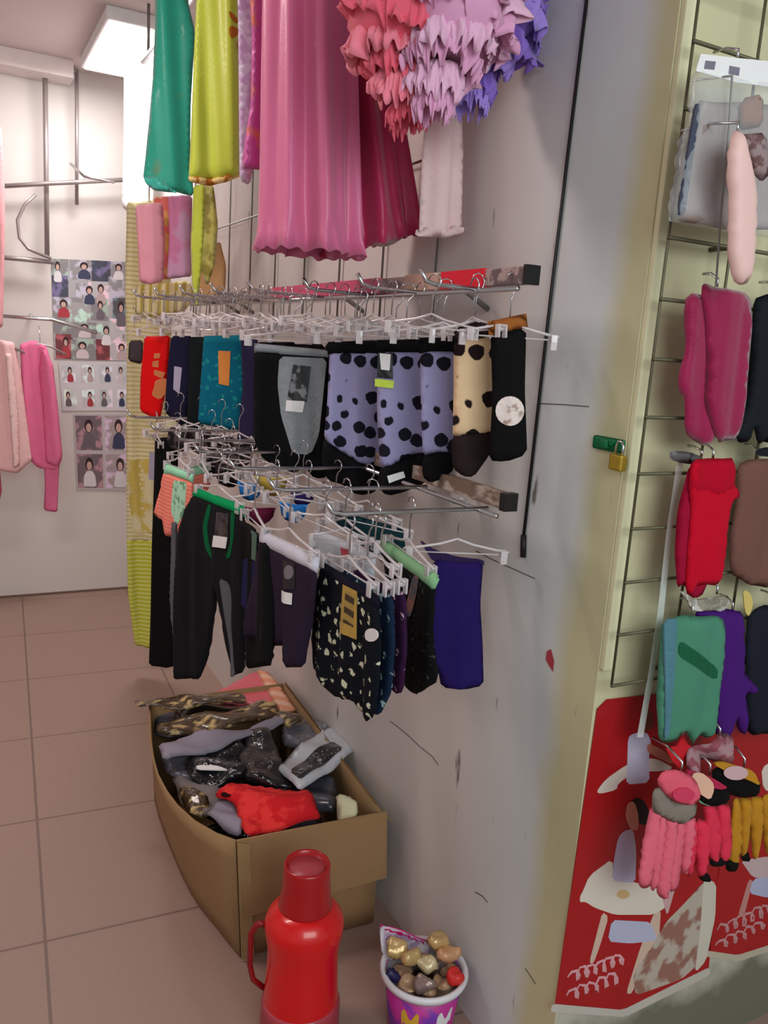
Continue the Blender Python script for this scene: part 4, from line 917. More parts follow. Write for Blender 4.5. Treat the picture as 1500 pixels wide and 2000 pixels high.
# gloves
def glv(label, px, dY, th=0, name='hanging_gloves', cat='gloves'):
    fr = Frame(onY(px[0], px[1], YG-dY), th); return thing(name, label, cat, fr), fr
def ghook(fr, g, px, up=.02, back=.03):
    u, v = fr.loc(*px); tube('grid_hook', [(u, 0, v), (u, 0, v+up*.6), (u, back*.5, v+up), (u, back, v+up)], .0022, M_steel, g, 6)
M_mar = cloth('maroon_satin', (150, 22, 72), rough=.45, sheen=.4, var=.15, scale=30)
g, fr = glv('pair of shiny maroon gloves hanging fingers down on the grid', (1400, 575), .035)
fo = wave(.003, .07, 0, 4)
slab('glove', fr, g, fr.pts([(1340, 572), (1372, 575), (1400, 590), (1425, 600), (1440, 680), (1436, 800), (1424, 856), (1406, 868), (1398, 850), (1388, 866), (1368, 868), (1352, 858), (1338, 845), (1334, 775), (1324, 768), (1322, 740), (1336, 680), (1334, 620)]), M_mar, t=.012, fold=fo, rad=.025)
slab('glove', fr, g, fr.pts([(1372, 560), (1384, 552), (1404, 560), (1440, 566), (1472, 572), (1474, 640), (1466, 720), (1462, 790), (1450, 845), (1438, 862), (1420, 862), (1412, 866), (1396, 845), (1384, 790), (1390, 700), (1384, 620)], .014), M_mar, t=.012, d=.014, fold=fo, rad=.03)
ghook(fr, g, (1400, 560))
M_ngl = cloth('black_glove', (24, 28, 34), var=.2, rough=.7)
g, fr = glv('black gloves half cut off by the right edge, beside the maroon pair', (1490, 580), .02)
slab('glove', fr, g, fr.pts([(1474, 585), (1500, 572), (1560, 572), (1565, 800), (1545, 870), (1520, 880), (1500, 862), (1478, 868), (1470, 830), (1462, 862), (1444, 866), (1440, 845), (1460, 780), (1470, 680)]), M_ngl, t=.014, fold=fo, rad=.03)
slab('fingertip', fr, g, fr.pts([(1476, 878), (1500, 872), (1540, 884), (1535, 896), (1498, 892), (1478, 890)]), M_ngl, t=.008)
ghook(fr, g, (1510, 575))
M_red = cloth('scarlet_knit', (196, 10, 40), var=.12)
M_red2 = cloth('crimson_knit', (156, 14, 50), var=.12)
g, fr = glv('pair of scarlet knitted gloves below the maroon pair', (1390, 900), .035)
slab('glove', fr, g, fr.pts([(1344, 905), (1380, 900), (1400, 960), (1396, 1060), (1380, 1140), (1366, 1166), (1346, 1170), (1338, 1140), (1318, 1148), (1316, 1080), (1322, 1000), (1332, 950)]), M_red2, t=.012, fold=fo, rad=.025)
slab('glove', fr, g, fr.pts([(1352, 900), (1440, 896), (1440, 940), (1454, 968), (1438, 985), (1430, 1020), (1426, 1090), (1420, 1128), (1404, 1146), (1380, 1142), (1366, 1150), (1354, 1166), (1344, 1150), (1346, 1080), (1352, 1000), (1348, 960)], .014), M_red, t=.012, d=.014, fold=fo, rad=.03)
slab('cuff', fr, g, fr.pts([(1352, 898), (1442, 895), (1442, 966), (1400, 972), (1346, 968)], .014), cloth('scarlet_rib', (178, 8, 38)), t=.015, d=.014, fold=fo)
ghook(fr, g, (1392, 895))
g, fr = glv('dark grey plastic clip hooked on the grid above the scarlet gloves', (1340, 893), .03, name='grid_clip', cat='clip')
slab('clip_arm', fr, g, fr.pts([(1308, 880), (1345, 882), (1372, 892), (1366, 908), (1338, 906), (1308, 898)]), mat('clip_grey', (88, 84, 86), rough=.4), t=.006, rad=.006)
ghook(fr, g, (1370, 890), .012, .03)
g, fr = glv('taupe brown gloves at the right edge beside the scarlet pair', (1470, 900), .018)
slab('glove', fr, g, fr.pts([(1440, 908), (1470, 896), (1540, 895), (1560, 1000), (1550, 1130), (1500, 1148), (1460, 1142), (1428, 1120), (1426, 1050), (1440, 980)]), cloth('taupe_knit', (116, 78, 68), var=.12), t=.014, rad=.03, fold=fo)
ghook(fr, g, (1480, 895))
M_grn = cloth('sea_green_knit', (74, 134, 108), var=.12)
g, fr = glv('sea green knitted gloves with a darker crossing band', (1350, 1205), .04)
slab('glove', fr, g, fr.pts([(1292, 1212), (1330, 1202), (1410, 1204), (1416, 1230), (1412, 1290), (1404, 1350), (1396, 1430), (1382, 1442), (1366, 1436), (1356, 1456), (1342, 1436), (1334, 1424), (1320, 1450), (1300, 1452), (1282, 1440), (1280, 1370), (1286, 1290)]), M_grn, t=.014, fold=fo, rad=.03)
slab('blue_side', fr, g, fr.pts([(1302, 1212), (1326, 1208), (1324, 1300), (1312, 1440), (1300, 1446), (1300, 1330)], .013), cloth('dusty_teal', (82, 126, 140)), t=.003, d=.013, fold=fo)
slab('dark_band', fr, g, fr.pts([(1332, 1260), (1340, 1256), (1406, 1306), (1404, 1332), (1330, 1282)], .014), cloth('bottle_green', (30, 92, 62)), t=.002, d=.0145, fold=fo)
ghook(fr, g, (1352, 1200))
M_pur = cloth('deep_purple_knit', (72, 26, 112), var=.1)
g, fr = glv('deep purple glove tucked right of the sea green pair', (1430, 1195), .02)
slab('glove', fr, g, fr.pts([(1355, 1196), (1410, 1188), (1450, 1194), (1456, 1260), (1458, 1320), (1482, 1345), (1470, 1356), (1456, 1352), (1462, 1410), (1456, 1434), (1444, 1430), (1438, 1400), (1424, 1446), (1408, 1446), (1396, 1430), (1398, 1340), (1404, 1260)]), M_pur, t=.012, fold=fo, rad=.025)
ghook(fr, g, (1430, 1192))
g, fr = glv('charcoal navy gloves at the right edge beside the purple glove', (1500, 1190), .012)
slab('glove', fr, g, fr.pts([(1456, 1200), (1490, 1182), (1550, 1182), (1560, 1400), (1520, 1440), (1490, 1432), (1462, 1436), (1458, 1340), (1452, 1260)]), cloth('charcoal_navy', (30, 32, 42)), t=.012, fold=fo, rad=.025)
ghook(fr, g, (1510, 1182))
# striped small gloves at the bottom
def bell(label, px, dY, cuffc, handc, tipc, cuff, fingers, tips, lab=None, cuff2=None, band=None):
    g, fr = glv(label, px, dY)
    for f in fingers: slab('glove_finger', fr, g, fr.pts(f), cloth('knit_%d_%d_%d' % handc, handc, var=.1), t=.011, rad=.018, fold=wave(.003, .04, 0, 4))
    for f in tips: slab('fingertip', fr, g, fr.pts(f, .002), cloth('knit_%d_%d_%d' % tipc, tipc), t=.0105, d=.002, rad=.01)
    if band: slab('cuff_band', fr, g, fr.pts(band[0], .012), cloth('knit_%d_%d_%d' % band[1], band[1]), t=.008, d=.010, rad=.01)
    slab('cuff', fr, g, fr.pts(cuff, .014), cloth('knit_%d_%d_%d' % cuffc, cuffc), t=.008, d=.014, rad=.012)
    return g, fr
# mustard
g, fr = bell('mustard gloves with black cuff and black fingertips, rightmost of the small gloves', (1460, 1510), .045, (14, 12, 12), (190, 132, 32), (20, 18, 14),
    [(1394, 1508), (1408, 1500), (1440, 1500), (1492, 1528), (1488, 1558), (1455, 1562), (1420, 1552), (1398, 1530)],
    [[(1430, 1556), (1450, 1560), (1448, 1640), (1438, 1692), (1426, 1690), (1422, 1650)], [(1446, 1556), (1470, 1560), (1466, 1640), (1458, 1678), (1446, 1672), (1444, 1600)], [(1466, 1556), (1490, 1556), (1490, 1640), (1480, 1682), (1468, 1676), (1464, 1600)], [(1486, 1552), (1510, 1548), (1514, 1640), (1506, 1672), (1494, 1668), (1488, 1600)]],
    [[(1418, 1680), (1446, 1682), (1440, 1704), (1418, 1702)], [(1446, 1660), (1462, 1662), (1468, 1684), (1448, 1682)]])
slab('inner_cuff', fr, g, fr.pts([(1400, 1496), (1420, 1492), (1480, 1510), (1494, 1540), (1470, 1528), (1430, 1514)], .024), cloth('knit_190_132_32', (190, 132, 32)), t=.004, d=.024)
slab('round_label', fr, g, fr.pts(disc(1448, 1516, 24, 14, 16), .03), mat('rose_label', (212, 172, 176), rough=.5), t=.001, d=.031)
ghook(fr, g, (1452, 1500), .03, .045)
g, fr = bell('coral red gloves with black cuff and tips, middle of the small gloves', (1385, 1520), .055, (16, 12, 14), (226, 52, 80), (22, 14, 16),
    [(1336, 1516), (1356, 1520), (1392, 1538), (1432, 1546), (1430, 1570), (1400, 1580), (1374, 1570)],
    [[(1400, 1570), (1428, 1572), (1430, 1640), (1424, 1680), (1408, 1686), (1402, 1640)], [(1374, 1570), (1404, 1572), (1408, 1640), (1400, 1690), (1386, 1682), (1376, 1620)], [(1362, 1600), (1386, 1604), (1386, 1680), (1374, 1714), (1360, 1708), (1358, 1650)], [(1344, 1600), (1364, 1602), (1362, 1680), (1350, 1716), (1338, 1706), (1338, 1650)], [(1330, 1620), (1346, 1610), (1340, 1690), (1328, 1702), (1322, 1690), (1324, 1650)]],
    [[(1384, 1678), (1420, 1676), (1418, 1692), (1390, 1694)], [(1362, 1706), (1384, 1704), (1392, 1724), (1370, 1722)]])
slab('green_piping', fr, g, fr.pts([(1376, 1568), (1402, 1576), (1430, 1570), (1430, 1576), (1402, 1583), (1376, 1575)], .02), cloth('soft_green', (96, 150, 116)), t=.009, d=.014, rad=.004)
slab('inner_cuff', fr, g, fr.pts([(1352, 1508), (1400, 1524), (1432, 1544), (1414, 1548), (1380, 1536), (1350, 1522)], .024), cloth('raspberry', (176, 36, 74)), t=.004, d=.022)
slab('round_label', fr, g, fr.pts([(1362, 1518), (1380, 1514), (1402, 1532), (1406, 1548), (1398, 1570), (1378, 1558), (1364, 1540)], .03), mat('peach_label', (232, 182, 156), rough=.5), t=.001, d=.031)
ghook(fr, g, (1385, 1512), .03, .055)
g, fr = bell('salmon pink gloves with grey ribbed cuff, leftmost of the small gloves', (1320, 1535), .07, (226, 92, 112), (228, 104, 124), (228, 104, 124),
    [(1300, 1508), (1330, 1506), (1364, 1524), (1376, 1558), (1360, 1578), (1330, 1574), (1304, 1556), (1286, 1530)],
    [[(1274, 1572), (1292, 1574), (1284, 1650), (1268, 1732), (1256, 1738), (1246, 1726), (1256, 1650)], [(1288, 1580), (1306, 1586), (1300, 1660), (1286, 1730), (1276, 1742), (1266, 1732), (1276, 1650)], [(1304, 1590), (1324, 1598), (1316, 1680), (1304, 1750), (1292, 1756), (1282, 1742), (1294, 1660)], [(1322, 1598), (1342, 1602), (1334, 1670), (1324, 1738), (1312, 1746), (1302, 1730), (1312, 1660)], [(1338, 1598), (1362, 1596), (1354, 1650), (1342, 1704), (1332, 1706), (1328, 1690), (1332, 1640)]],
    [], band=([(1280, 1545), (1300, 1540), (1318, 1570), (1368, 1570), (1364, 1600), (1336, 1616), (1306, 1604), (1278, 1588)], (132, 122, 112)))
slab('cuff_opening', fr, g, fr.pts(disc(1344, 1558, 22, 14, 16), .024), cloth('knit_pink_dark', (206, 60, 92)), t=.003, d=.023)
ghook(fr, g, (1330, 1508), .03, .07)
# grey pink mesh bundle and white plastic hanger
g, fr = glv('crumpled greyish pink mesh gloves hanging above the coral red ones', (1385, 1470), .04, name='mesh_gloves')
slab('mesh_body', fr, g, fr.pts([(1340, 1490), (1370, 1450), (1400, 1432), (1432, 1436), (1440, 1470), (1420, 1500), (1385, 1486), (1360, 1512), (1346, 1508)]), cloth('mesh_grey_pink', (170, 130, 136), pat='blotch', rgb2=(150, 80, 90), pscale=50), t=.01, fold=crumple(.008, 60))
ghook(fr, g, (1405, 1436))
g, fr = glv('small scarlet star shaped tag under the sea green gloves', (1345, 1450), .025, name='scarlet_tag', cat='tag')
slab('tag', fr, g, fr.pts([(1334, 1436), (1342, 1452), (1356, 1462), (1348, 1484), (1326, 1500), (1312, 1486), (1300, 1462), (1322, 1456)]), mat('tag_scarlet', (204, 20, 34)), t=.003, smooth=0)
ghook(fr, g, (1334, 1438))
# hanging strips that carry the goods
g, fr = glv('translucent plastic strip hanging down the grid past the scarlet and green gloves', (1328, 905), .012, name='hanging_strip', cat='strip')
slab('strip', fr, g, fr.pts([(1322, 905), (1334, 905), (1312, 1040), (1296, 1200), (1278, 1310), (1256, 1440), (1244, 1440), (1268, 1310), (1284, 1200), (1302, 1040)]), film('strip_film', (226, 230, 226), .45, .3), t=.0008, smooth=0, res=.02)
tube('strip_hook', [(0, 0, 0), (0, .012, .01)], .002, M_steel, g, 6)
g, fr = glv('thin grey cord from the plastic bag down to the maroon gloves', (1428, 150), .07, name='suspension_cord', cat='cord')
tube('cord', [Vector(fr.to(fr.loc(*p)[0], 0, fr.loc(*p)[1])) for p in ((1430, 148), (1424, 250), (1408, 420), (1398, 560))], .0018, mat('cord_grey', (150, 150, 146)), g, 6)
tube('cord_hook', [fr.to(fr.loc(1430, 148)[0], 0, fr.loc(1430, 148)[1]), fr.to(fr.loc(1430, 148)[0], .07, fr.loc(1430, 148)[1]+.01)], .0015, M_steel, g, 6)
# bagged grey garment
g, fr = glv('clear plastic bag with a folded grey garment and white header card', (1410, 160), .045, name='bagged_garment', cat='packet')
slab('folded_garment', fr, g, fr.pts([(1358, 195), (1440, 200), (1540, 205), (1530, 450), (1420, 448), (1318, 432), (1338, 320)]), cloth('mushroom_grey', (150, 134, 128), var=.15, scale=18), t=.016, rad=.02, fold=crumple(.003, 40))
slab('grey_fold', fr, g, fr.pts([(1366, 200), (1376, 202), (1344, 420), (1330, 418)], .017), cloth('slate_fold', (72, 76, 92)), t=.003, d=.0165)
slab('brown_fold', fr, g, fr.pts([(1455, 190), (1500, 180), (1500, 245), (1452, 252)], .018), cloth('rust_brown', (138, 84, 50)), t=.006, d=.018)
slab('header_card', fr, g, fr.pts([(1372, 104), (1440, 112), (1560, 124), (1560, 176), (1440, 160), (1362, 138)], .01), M_white, t=.0012, d=.012, smooth=0)
for pts in ([(1385, 116), (1405, 118), (1402, 134), (1382, 132)], [(1432, 126), (1452, 130), (1450, 146), (1430, 142)]):
    slab('header_mark', fr, g, fr.pts(pts, .014), mat('mark_grey', (120, 116, 130)), t=.0004, d=.0138, smooth=0)
slab('plastic_bag', fr, g, fr.pts([(1360, 135), (1560, 172), (1550, 470), (1440, 458), (1303, 432), (1322, 330), (1345, 220)]), film('bag_film', (240, 244, 248), .22, .08), t=.026, rad=.02, smooth=0, fold=crumple(.002, 70))
ghook(fr, g, (1440, 115), .02, .045)
# pale hand shaped display with lace glove
g, fr = glv('pale pink display hand hanging in front of the bagged garment', (1458, 260), .11, name='display_hand', cat='display hand')
slab('palm', fr, g, fr.pts([(1428, 256), (1450, 254), (1462, 300), (1474, 340), (1476, 440), (1470, 520), (1462, 552), (1446, 558), (1430, 548), (1422, 480), (1424, 400), (1420, 330)]), mat('display_pink', (232, 190, 184), rough=.5, var=.03), t=.02, rad=.035)
slab('lace_trim', fr, g, fr.pts([(1446, 262), (1500, 258), (1506, 340), (1490, 356), (1474, 340), (1462, 300)], 0), cloth('lace_brown', (110, 78, 78), pat='blotch', rgb2=(150, 128, 130), pscale=60), t=.010, d=-.004)
ghook(fr, g, (1440, 258), .02, .1)
g, fr = glv('bunch of pale crumpled plastic tags under the scarlet gloves', (1390, 1170), .03, name='tag_bunch', cat='tags')
slab('tag', fr, g, fr.pts([(1325, 1150), (1352, 1168), (1372, 1176), (1400, 1160), (1420, 1170), (1412, 1196), (1390, 1190), (1366, 1194), (1344, 1188)]), mat('tag_greige', (150, 142, 128), pat='blotch', rgb2=(196, 192, 184), pscale=50), t=.004, fold=crumple(.004, 70))
slab('tag', fr, g, fr.pts([(1454, 1152), (1470, 1160), (1474, 1184), (1466, 1206), (1458, 1196)], .01), mat('tag_yellow', (206, 184, 104)), t=.002, d=.01)
ghook(fr, g, (1400, 1160))

# ------------------------------------------------------------------ cardboard box and its contents
HB = .33
def Z(px, py, z): p = onZ(px, py, z); return p
c0 = Vector((.70, 2.0, 0))
bx = thing('cardboard_box', 'open brown cardboard box full of packaged clothes, bulging at its left side', 'box', c0)
M_card = mat('cardboard', (154, 120, 82), rough=.85, var=.07, scale=8, bump=.1, bscale=60)
M_card_in = M_card
def wall_strip(name, top, bot, th=.005, rows=6, m=M_card, z1=HB):
    """upright cardboard sheet; top and bot are lists of (x, y) in step"""
    bm = bmesh.new(); n = len(top); G = []
    for side in (0, 1):
        g_ = []
        for j in range(rows+1):
            t = j/rows; row = []
            for i in range(n):
                a = Vector((*bot[i], .002)); b = Vector((*top[i], z1)); p = a.lerp(b, t)
                tg = (Vector((*top[min(i+1, n-1)], 0))-Vector((*top[max(i-1, 0)], 0))).normalized(); nn = Vector((-tg.y, tg.x, 0))
                row.append(bm.verts.new(p-c0+nn*(th*side)))
            g_.append(row)
        G.append(g_)
    for s in (0, 1):
        for j in range(rows):
            for i in range(n-1): bm.faces.new((G[s][j][i], G[s][j][i+1], G[s][j+1][i+1], G[s][j+1][i]))
    for j in range(rows):
        for i in (0, n-1): bm.faces.new((G[0][j][i], G[0][j+1][i], G[1][j+1][i], G[1][j][i]))
    for i in range(n-1):
        for j in (0, rows): bm.faces.new((G[0][j][i], G[0][j][i+1], G[1][j][i+1], G[1][j][i]))
    return from_bm(name, bm, m, bx, True)
topL = [(.533, 1.612), (.500, 1.655), (.467, 1.722), (.446, 1.80), (.437, 1.87), (.434, 1.96), (.442, 2.06), (.46, 2.18), (.482, 2.29), (.506, 2.40)]
botL = [(.560, 1.632), (.548, 1.69), (.535, 1.76), (.520, 1.83), (.512, 1.90), (.508, 1.98), (.507, 2.07), (.508, 2.18), (.512, 2.29), (.520, 2.38)]
o = wall_strip('side_panel', topL, botL); 
def lerp2(a, b, n): return [(a[0]+(b[0]-a[0])*k/n, a[1]+(b[1]-a[1])*k/n) for k in range(n+1)]
wall_strip('side_panel', lerp2((.889, 1.594), (.533, 1.612), 6), lerp2((.902, 1.618), (.560, 1.632), 6))
wall_strip('side_panel', lerp2((.935, 2.39), (.889, 1.594), 8), lerp2((.93, 2.38), (.902, 1.618), 8))
wall_strip('side_panel', lerp2((.506, 2.40), (.935, 2.39), 6), lerp2((.520, 2.38), (.93, 2.38), 6))
bm = bmesh.new(); bot = [bm.verts.new(Vector((x, y, .004))-c0) for x, y in botL+[(.93, 2.38), (.902, 1.618)]]; f = bm.faces.new(bot)
bmesh.ops.extrude_face_region(bm, geom=[f]); bm.verts.ensure_lookup_table()
for v in bm.verts[:len(bot)]: v.co.z -= .003
from_bm('bottom_panel', bm, M_card, bx)
# front flap folded down outside
fl = bmesh.new()
A = [(.905, 1.583, HB+.002), (.532, 1.604, HB+.002)]; Bf = [(.912, 1.574, .155), (.556, 1.600, .13)]
def quad_slab(bm, P, n):
    n = Vector(n); a = [bm.verts.new(Vector(p)-c0) for p in P]; b = [bm.verts.new(Vector(p)-c0+n) for p in P]
    bm.faces.new(a); bm.faces.new(b[::-1])
    for i in range(4): bm.faces.new((a[i], a[(i+1) % 4], b[(i+1) % 4], b[i]))
quad_slab(fl, [A[0], A[1], Bf[1], Bf[0]], (0, .005, 0)); from_bm('front_flap', fl, M_card, bx)
fl = bmesh.new(); quad_slab(fl, [(.945, 2.40, HB), (.895, 1.62, HB), (.945, 1.62, HB-.06), (.952, 2.38, HB-.05)], (0, 0, .004)); from_bm('side_flap', fl, M_card, bx)
fl = bmesh.new(); quad_slab(fl, [(.531, 1.599, HB), (.560, 1.598, HB-.01), (.585, 1.612, .01), (.556, 1.617, .006)], (0, -.003, 0)); from_bm('tape_strip', fl, mat('packing_tape', (158, 132, 92), rough=.35), bx)

def inbox(name, label, cat, z, pts, m, t=.012, fold=None, part='body', group=None, sm=1, c=None):
    cx = sum(p[0] for p in pts)/len(pts); cy_ = sum(p[1] for p in pts)/len(pts)
    fr = FrameH(onZ(cx, cy_, z)); g = thing(name, label, cat, fr, group)
    slab(part, fr, g, fr.pts(pts), m, t=t, fold=fold, smooth=sm, rad=t*1.5, res=.014); return g, fr
def hs(fr, g, name, pts, m, d, t=.002, fold=None, sm=1): return slab(name, fr, g, fr.pts(pts, d), m, t=t, d=d, fold=fold, smooth=sm, res=.014)
M_pack = mat('black_pack', (22, 22, 26), rough=.16, var=.2, bump=1, bscale=22, bdist=.018, coat=.5)
M_pack2 = mat('grey_pack', (88, 86, 96), rough=.3, var=.15, bump=1, bscale=22, bdist=.018, coat=.4)
rnd = random.Random(9)
for k in range(16):
    x = rnd.uniform(.655, .80); y = rnd.uniform(1.76, 2.24); zz = .07+.045*(k//4)+rnd.uniform(0, .01)
    fr = FrameH((x, y, zz)); a = rnd.uniform(0, 3.1); L_, w_ = .085, .065
    g = thing('clothes_packet', 'dark shiny clothes packet deep in the cardboard box', 'packet', fr, 'dark packets filling the bottom of the box')
    P = [(L_*sx*math.cos(a)-w_*sy*math.sin(a), L_*sx*math.sin(a)*1.0+w_*sy*math.cos(a)) for sx, sy in ((-1, -1), (1, -1), (1, 1), (-1, 1))]
    slab('body', fr, g, P, M_pack if k % 3 else M_pack2, t=.018, res=.02, rad=.03, fold=crumple(.006, 35, k))
cf = crumple(.005, 30, 1)
M_leo = mat('gold_leopard_pack', (70, 50, 30), rough=.3, pat='blotch', rgb2=(196, 166, 110), pscale=26, thr=.42, bump=1, bscale=26, bdist=.012, coat=.6, stretch=(1, 2.2, 1))
M_drk = mat('dark_brown_pack', (44, 34, 30), rough=.32, var=.3, bump=.6, bscale=30, coat=.4)
inbox('clothes_packet', 'dull grey packet in the far left corner of the box, under the gold patterned ones', 'packet', .265, [(302, 1400), (350, 1372), (400, 1374), (410, 1420), (330, 1440), (302, 1432)], M_pack2, .012, cf)
inbox('clothes_packet', 'coral pink packet with pale edge at the far end of the box', 'packet', .305, [(408, 1360), (498, 1312), (520, 1325), (545, 1378), (500, 1384), (440, 1372)], mat('coral_pack', (226, 104, 118), rough=.4, coat=.3), .012)
inbox('clothes_packet', 'orange striped packet standing at the far right of the box', 'packet', .315, [(500, 1310), (524, 1312), (548, 1340), (580, 1388), (545, 1392), (522, 1350)], mat('orange_pack', (226, 150, 112), rough=.4, pat='dstripe', rgb2=(236, 186, 160), pscale=8, coat=.3), .010)
inbox('clothes_packet', 'gold and brown patterned packet sticking out over the left rim of the box', 'packet', .345, [(262, 1362), (330, 1366), (400, 1352), (478, 1354), (484, 1368), (430, 1376), (340, 1382), (266, 1378)], M_leo, .006, cf)
inbox('clothes_packet', 'dark packet with gold glints lying across the box just behind the grey pouch', 'packet', .325, [(306, 1412), (400, 1396), (500, 1374), (542, 1378), (540, 1400), (440, 1424), (330, 1440), (306, 1434)], M_leo, .012, cf)
inbox('clothes_packet', 'dark brown packet between the two gold patterned ones', 'packet', .30, [(340, 1388), (440, 1372), (500, 1372), (490, 1396), (400, 1412), (340, 1412)], M_drk, .012, cf)
inbox('clothes_packet', 'short gold and black packet at the right rim near the orange one', 'packet', .335, [(540, 1392), (588, 1394), (594, 1412), (560, 1418), (538, 1408)], M_leo, .008, cf)
inbox('fabric_pouch', 'long mauve grey cloth band lying slantwise across the box', 'cloth', .330, [(308, 1456), (380, 1436), (470, 1424), (545, 1404), (560, 1414), (480, 1444), (400, 1468), (318, 1486)], cloth('mauve_grey', (146, 136, 150)), .012, cf)
g, fr = inbox('clothes_packet', 'black packet with silvery reflections left of the middle of the box', 'packet', .305, [(360, 1486), (440, 1450), (480, 1462), (490, 1520), (420, 1532), (372, 1524)], M_pack, .016, crumple(.009, 40, 2))
hs(fr, g, 'white_print', [(384, 1492), (456, 1494), (452, 1502), (384, 1500)], M_white, .022)
g, fr = inbox('clothes_packet', 'large black wrapped packet with a folded ridge in the middle of the box', 'packet', .315, [(470, 1440), (492, 1424), (530, 1440), (560, 1500), (575, 1530), (520, 1536), (478, 1524), (462, 1480)], M_pack, .022, crumple(.009, 30, 5))
inbox('clothes_packet', 'smoke grey clear packet at the right wall behind the white bordered packet', 'packet', .30, [(548, 1420), (600, 1400), (650, 1425), (640, 1450), (580, 1465), (552, 1450)], mat('smoke_pack', (110, 112, 122), rough=.16, coat=.5, bump=1, bscale=22, bdist=.018), .016, crumple(.007, 35, 4))
inbox('clothes_packet', 'flat black packet lying between the red lace and the white bordered packet', 'packet', .29, [(470, 1506), (560, 1512), (606, 1534), (580, 1560), (480, 1548)], M_pack, .014, crumple(.006, 35, 6))
inbox('clothes_packet', 'flat grey packet showing between the mauve band and the left side of the box', 'packet', .285, [(312, 1480), (370, 1462), (400, 1490), (380, 1524), (334, 1516)], M_pack2, .014, crumple(.006, 35, 7))
g, fr = inbox('clothes_packet', 'black packet with broad white borders at the right side of the box', 'packet', .325, [(540, 1500), (590, 1452), (650, 1418), (692, 1466), (645, 1506), (584, 1546)], mat('white_border_pack', (196, 198, 206), rough=.3, coat=.4, bump=.3, bscale=24), .012, crumple(.003, 30))
hs(fr, g, 'dark_window', [(566, 1506), (604, 1474), (650, 1444), (670, 1464), (626, 1492), (586, 1524)], M_pack, .0135, fold=crumple(.003, 30))
hs(fr, g, 'silver_window', [(578, 1510), (604, 1490), (612, 1496), (588, 1514)], mat('silver_pack', (150, 160, 168), rough=.25, coat=.5), .0135, fold=crumple(.003, 30))
inbox('clothes_packet', 'charcoal packet lying between the white bordered packet and the cream paper', 'packet', .285, [(560, 1530), (640, 1510), (660, 1540), (656, 1590), (600, 1580)], mat('charcoal_pack', (58, 60, 70), rough=.3, coat=.4, bump=.5, bscale=30), .018, crumple(.006, 40, 3))
inbox('clothes_packet', 'black packet with gold streaks against the bulging left side of the box', 'packet', .29, [(345, 1550), (372, 1540), (410, 1566), (400, 1592), (372, 1584)], M_leo, .012, crumple(.006, 40))
inbox('folded_garment', 'brownish grey folded cloth against the left side, between black packets', 'cloth', .275, [(330, 1500), (370, 1520), (430, 1536), (440, 1580), (400, 1600), (350, 1560)], cloth('greige_cloth', (120, 110, 108)), .016, crumple(.006, 40, 1))
inbox('folded_garment', 'mauve grey folded cloth beside the red lace garment in the near left corner', 'cloth', .30, [(400, 1590), (430, 1560), (466, 1572), (476, 1610), (470, 1634), (440, 1622)], cloth('mauve_grey', (0, 0, 0)), .012, crumple(.005, 40, 2))
M_lace = cloth('red_lace', (206, 26, 34), pat='blotch', rgb2=(232, 54, 52), pscale=26, thr=.5, bump=.5)
g, fr = inbox('folded_garment', 'bright red lace underwear spread at the near end of the box', 'underwear', .318, [(420, 1546), (440, 1534), (500, 1532), (570, 1536), (610, 1548), (618, 1576), (628, 1598), (560, 1612), (480, 1632), (468, 1600), (460, 1574), (424, 1560)], M_lace, .014, crumple(.007, 28, 1))
hs(fr, g, 'leg_opening', [(430, 1546), (456, 1543), (458, 1550), (436, 1554)], cloth('dark_lace', (46, 10, 14)), .0205, .002)
g, fr = inbox('paper_scrap', 'crumpled cream paper at the near right corner of the box', 'paper', .325, [(654, 1556), (670, 1560), (686, 1548), (700, 1590), (676, 1600), (660, 1590)], mat('cream_paper', (214, 206, 170), rough=.7), .010, crumple(.010, 60, 1))

# ------------------------------------------------------------------ thermos flask
tx, ty = .606, 1.372
g = thing('thermos_flask', 'bright red plastic thermos flask with cup lid and side handle in front of the box', 'thermos', (tx, ty, 0))
M_tr = mat('red_plastic', (214, 8, 14), rough=.28, var=.05, coat=.35)
M_tr2 = mat('red_lid_plastic', (178, 10, 20), rough=.3, var=.05, coat=.3, trans=.15)
lathe('body', [(0, .012), (.074, .012), (.080, .02), (.0785, .10), (.074, .175), (.074, .215), (.081, .255), (.0825, .272), (.078, .288), (.066, .303), (.054, .312), (0, .313)], M_tr, g)
lathe('base_ring', [(0, 0), (.080, 0), (.084, .006)] + [(.084-(.003 if k % 2 else 0), .010+k*.006) for k in range(14)] + [(.080, .096), (0, .097)], mat('base_pink', (176, 60, 74), rough=.3, coat=.3), g)
lathe('cup_lid', [(0, .305), (.055, .306), (.056, .315), (.052, .33), (.0485, .372), (.048, .402), (.0455, .408), (.0425, .406), (.041, .398), (0, .396)], M_tr2, g)
lathe('lid_inset', [(0, .3962), (.038, .3964), (.037, .3985), (0, .399)], mat('lid_inset_pink', (170, 66, 74), rough=.35), g)
hp = Vector((-.887, .457, 0)).normalized()
tube('handle', [hp*.076+Vector((0, 0, .262)), hp*.098+Vector((0, 0, .258)), hp*.110+Vector((0, 0, .235)), hp*.110+Vector((0, 0, .16)), hp*.102+Vector((0, 0, .125)), hp*.078+Vector((0, 0, .105))], [.007, .007, .0065, .006, .006, .006], mat('handle_red', (140, 16, 22), rough=.35), g, 8)
